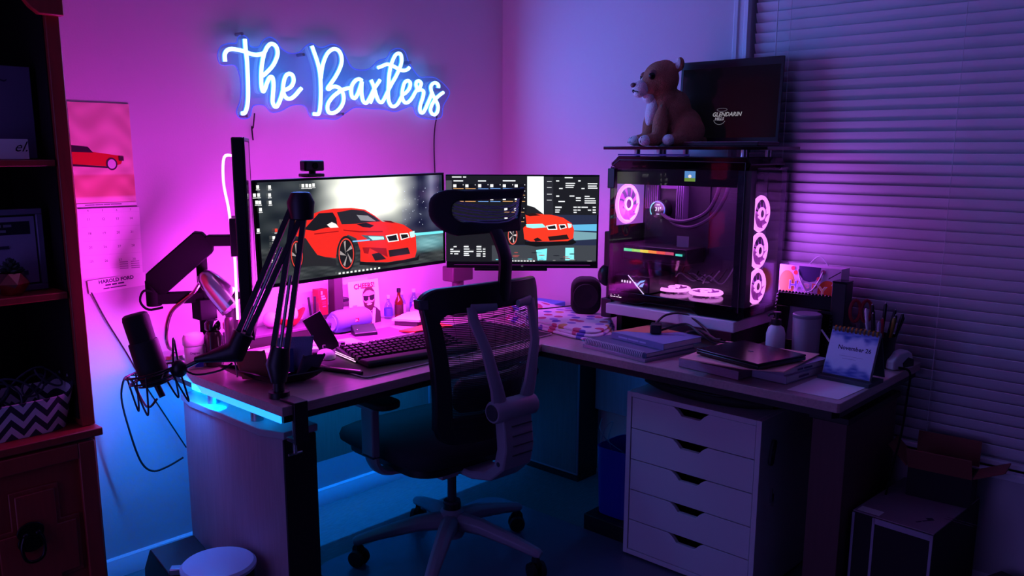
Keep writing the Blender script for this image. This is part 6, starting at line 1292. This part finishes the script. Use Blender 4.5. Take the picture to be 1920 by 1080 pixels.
# black bag on the drawers
bg_ = thing('soft_case', 'long black soft case lying on top of the drawer unit', 'bag', (-.44, -1.44, .6205))
MB().sheet(lambda u, v: (.12 * math.copysign(abs(math.cos(2 * math.pi * u)) ** .6, math.cos(2 * math.pi * u)) * math.sin(math.pi * min(.97, max(.03, v))) ** .3, (v - .5) * .49, .028 + .027 * math.copysign(abs(math.sin(2 * math.pi * u)) ** .6, math.sin(2 * math.pi * u)) * math.sin(math.pi * min(.97, max(.03, v))) ** .3), 24, 14).build('body', m_blackm, bg_, smooth=60, loc=(-.02, 0, 0))
MB().tube(smooth_path([(-.10, -.12, .05), (-.135, -.08, .045), (-.135, .08, .045), (-.10, .12, .05)], 5), .006, 8).build('handle', m_black, bg_)
# blue bin under the return
bb_ = thing('waste_bin', 'narrow dark blue metal bin holding wires behind the drawers', 'bin', (-.40, -1.04, .068))
MB().sheet(lambda u, v: ((.09 + .01 * v) * math.copysign(abs(math.cos(2 * math.pi * u)) ** .4, math.cos(2 * math.pi * u)), (.075 + .008 * v) * math.copysign(abs(math.sin(2 * math.pi * u)) ** .4, math.sin(2 * math.pi * u)), .001 + .27 * v), 36, 4, .003).build('bin_wall', mat('blue_metal', (24, 36, 150), .35), bb_)
MB().bb(-.085, .085, -.07, .07, .001, .004).build('bin_floor', m_black, bb_)
for k, pts in enumerate([[(-.43, -1.0, .30), (-.44, -.985, .36), (-.42, -.99, .42), (-.45, -.975, .40), (-.46, -.96, .33)], [(-.40, -1.03, .30), (-.45, -.99, .35), (-.47, -.965, .40), (-.44, -.95, .43)]]):
    onecable('loose_wire', ['looped pale wire sticking out of the blue bin', 'longer pale wire leaning out of the blue bin'][k], pts, .0022, m_steel, 'wire')
tag(MB().bb(-.53, -.27, -1.15, -.94, .0005, .066).build('flat_box', m_black, bevel=.004), 'flat black box on the floor under the blue bin', 'box')
# bin and subwoofer by the pedestal
pb = thing('pedal_bin', 'small round bin with a pale blue-white lid by the desk end', 'bin', (-1.885, -.635, 0))
MB().lathe([(0, .0005), (.095, .0005), (.098, .01), (.10, .235), (0, .235)], n=36).build('body', m_blackm, pb)
MB().lathe([(.104, .236), (.108, .240), (.108, .248), (.10, .256), (.06, .262), (0, .264)], n=40).build('lid', mat('pale_lid', (190, 200, 225), .35), pb)
MB().box((-.085, .075, .235), (.05, .03, .02), (0, 0, R(-40))).build('hinge', m_steel, pb, bevel=.003)
sw_ = thing('subwoofer', 'black tilted subwoofer box on the floor by the wall', 'subwoofer', (-1.865, -.335, .0))
MB().prism([(-.10, .0005), (-.085, .16), (.04, .20), (.09, .12), (.10, .0005)], -.075, .075, 'x').build('cabinet', m_black, sw_, bevel=.004)
MB().cyl((0, -.101, .08), (0, -.106, .08), .05, n=24).build('driver', m_greyd, sw_)
onecable('floor_cable', 'thin cable running along the floor from the subwoofer', [(-1.93, -.36, .01), (-1.99, -.38, .006), (-2.05, -.36, .006), (-2.10, -.37, .006)], .0035, m_cord)
# ------------------------------------------------------------------ boxes on the floor at the right
m_cardb = mat('cardboard_dark', (34, 26, 34), .8, noise=.12, nscale=14)
def carton(name, label, loc, rz, w_, d, h_, flaps=None, m=m_cardb):
    t = thing(name, label, 'box', loc, R(rz))
    MB().bb(-w_ / 2, w_ / 2, -d / 2, d / 2, .0005, .004).bb(-w_ / 2, -w_ / 2 + .004, -d / 2, d / 2, .004, h_).bb(w_ / 2 - .004, w_ / 2, -d / 2, d / 2, .004, h_).bb(-w_ / 2 + .004, w_ / 2 - .004, -d / 2, -d / 2 + .004, .004, h_).bb(-w_ / 2 + .004, w_ / 2 - .004, d / 2 - .004, d / 2, .004, h_).build('walls', m, t, smooth=0)
    return t
c1 = carton('shipping_box', 'closed shipping box with a white label on the floor by the blind', (-.215, -2.055, 0), -3, .40, .245, .332)
MB().bb(-.20, .20, -.1225, .1225, .3325, .336).build('lid_flap', mat('lid_violet_card', (150, 126, 140), .75, noise=.15, nscale=8), c1, smooth=0)
MB().bb(-.19, -.15, .045, .115, .3362, .3368).build('shipping_label', m_paper, c1)
pt = Print(.0003); pt.shape([(.0, .014), (.014, 0), (0, -.014), (-.014, 0)], (60, 36, 70)).words(-.02, -.055, .006, (.02, .03), (70, 40, 70), R(60)).words(.03, .05, .004, (.03, .02, .04), (95, 70, 95)).words(.03, .03, .004, (.05, .03), (95, 70, 95))
pt.build('box_print', m_print, c1, (-.10, -.075, .3363), (R(-90), 0, R(-90)))
for yy in (.119, .055, -.118): MB().bb(-.204, -.2002, yy - .004, yy + .004, .01, .33).build('tape_strip', mat('pale_tape', (170, 160, 180), .4), c1)
MB().bb(-.204, -.2002, -.118, .055, .312, .33).build('tape_strip', MATS['pale_tape'], c1)
c2 = carton('open_carton', 'open cardboard carton with raised flaps behind the shipping box', (-.105, -2.09, .3365), 5, .11, .19, .10)
m_flap = mat('red_brown_card', (140, 76, 66), .8)
for c, r_, w_, d in (((-.078, 0, .135), (0, R(-30), 0), .004, .19), ((.058, 0, .15), (0, R(4), 0), .004, .19)): MB().box(c, (w_, d, .085), r_).build('flap', m_flap, c2)
MB().box((.0, -.14, .12), (.11, .095, .004), (R(-25), 0, 0)).build('flap', m_flap, c2); MB().box((0, .13, .13), (.11, .085, .004), (R(45), 0, 0)).build('flap', m_flap, c2)
c3 = carton('small_box', 'small dark box lying on the floor right of the shipping box', (-.16, -2.30, 0), -20, .17, .10, .12, m=mat('dark_brown_card', (70, 52, 60), .8))
MB().bb(-.085, .085, -.05, .05, .1205, .124).build('lid_flap', MATS['dark_brown_card'], c3)
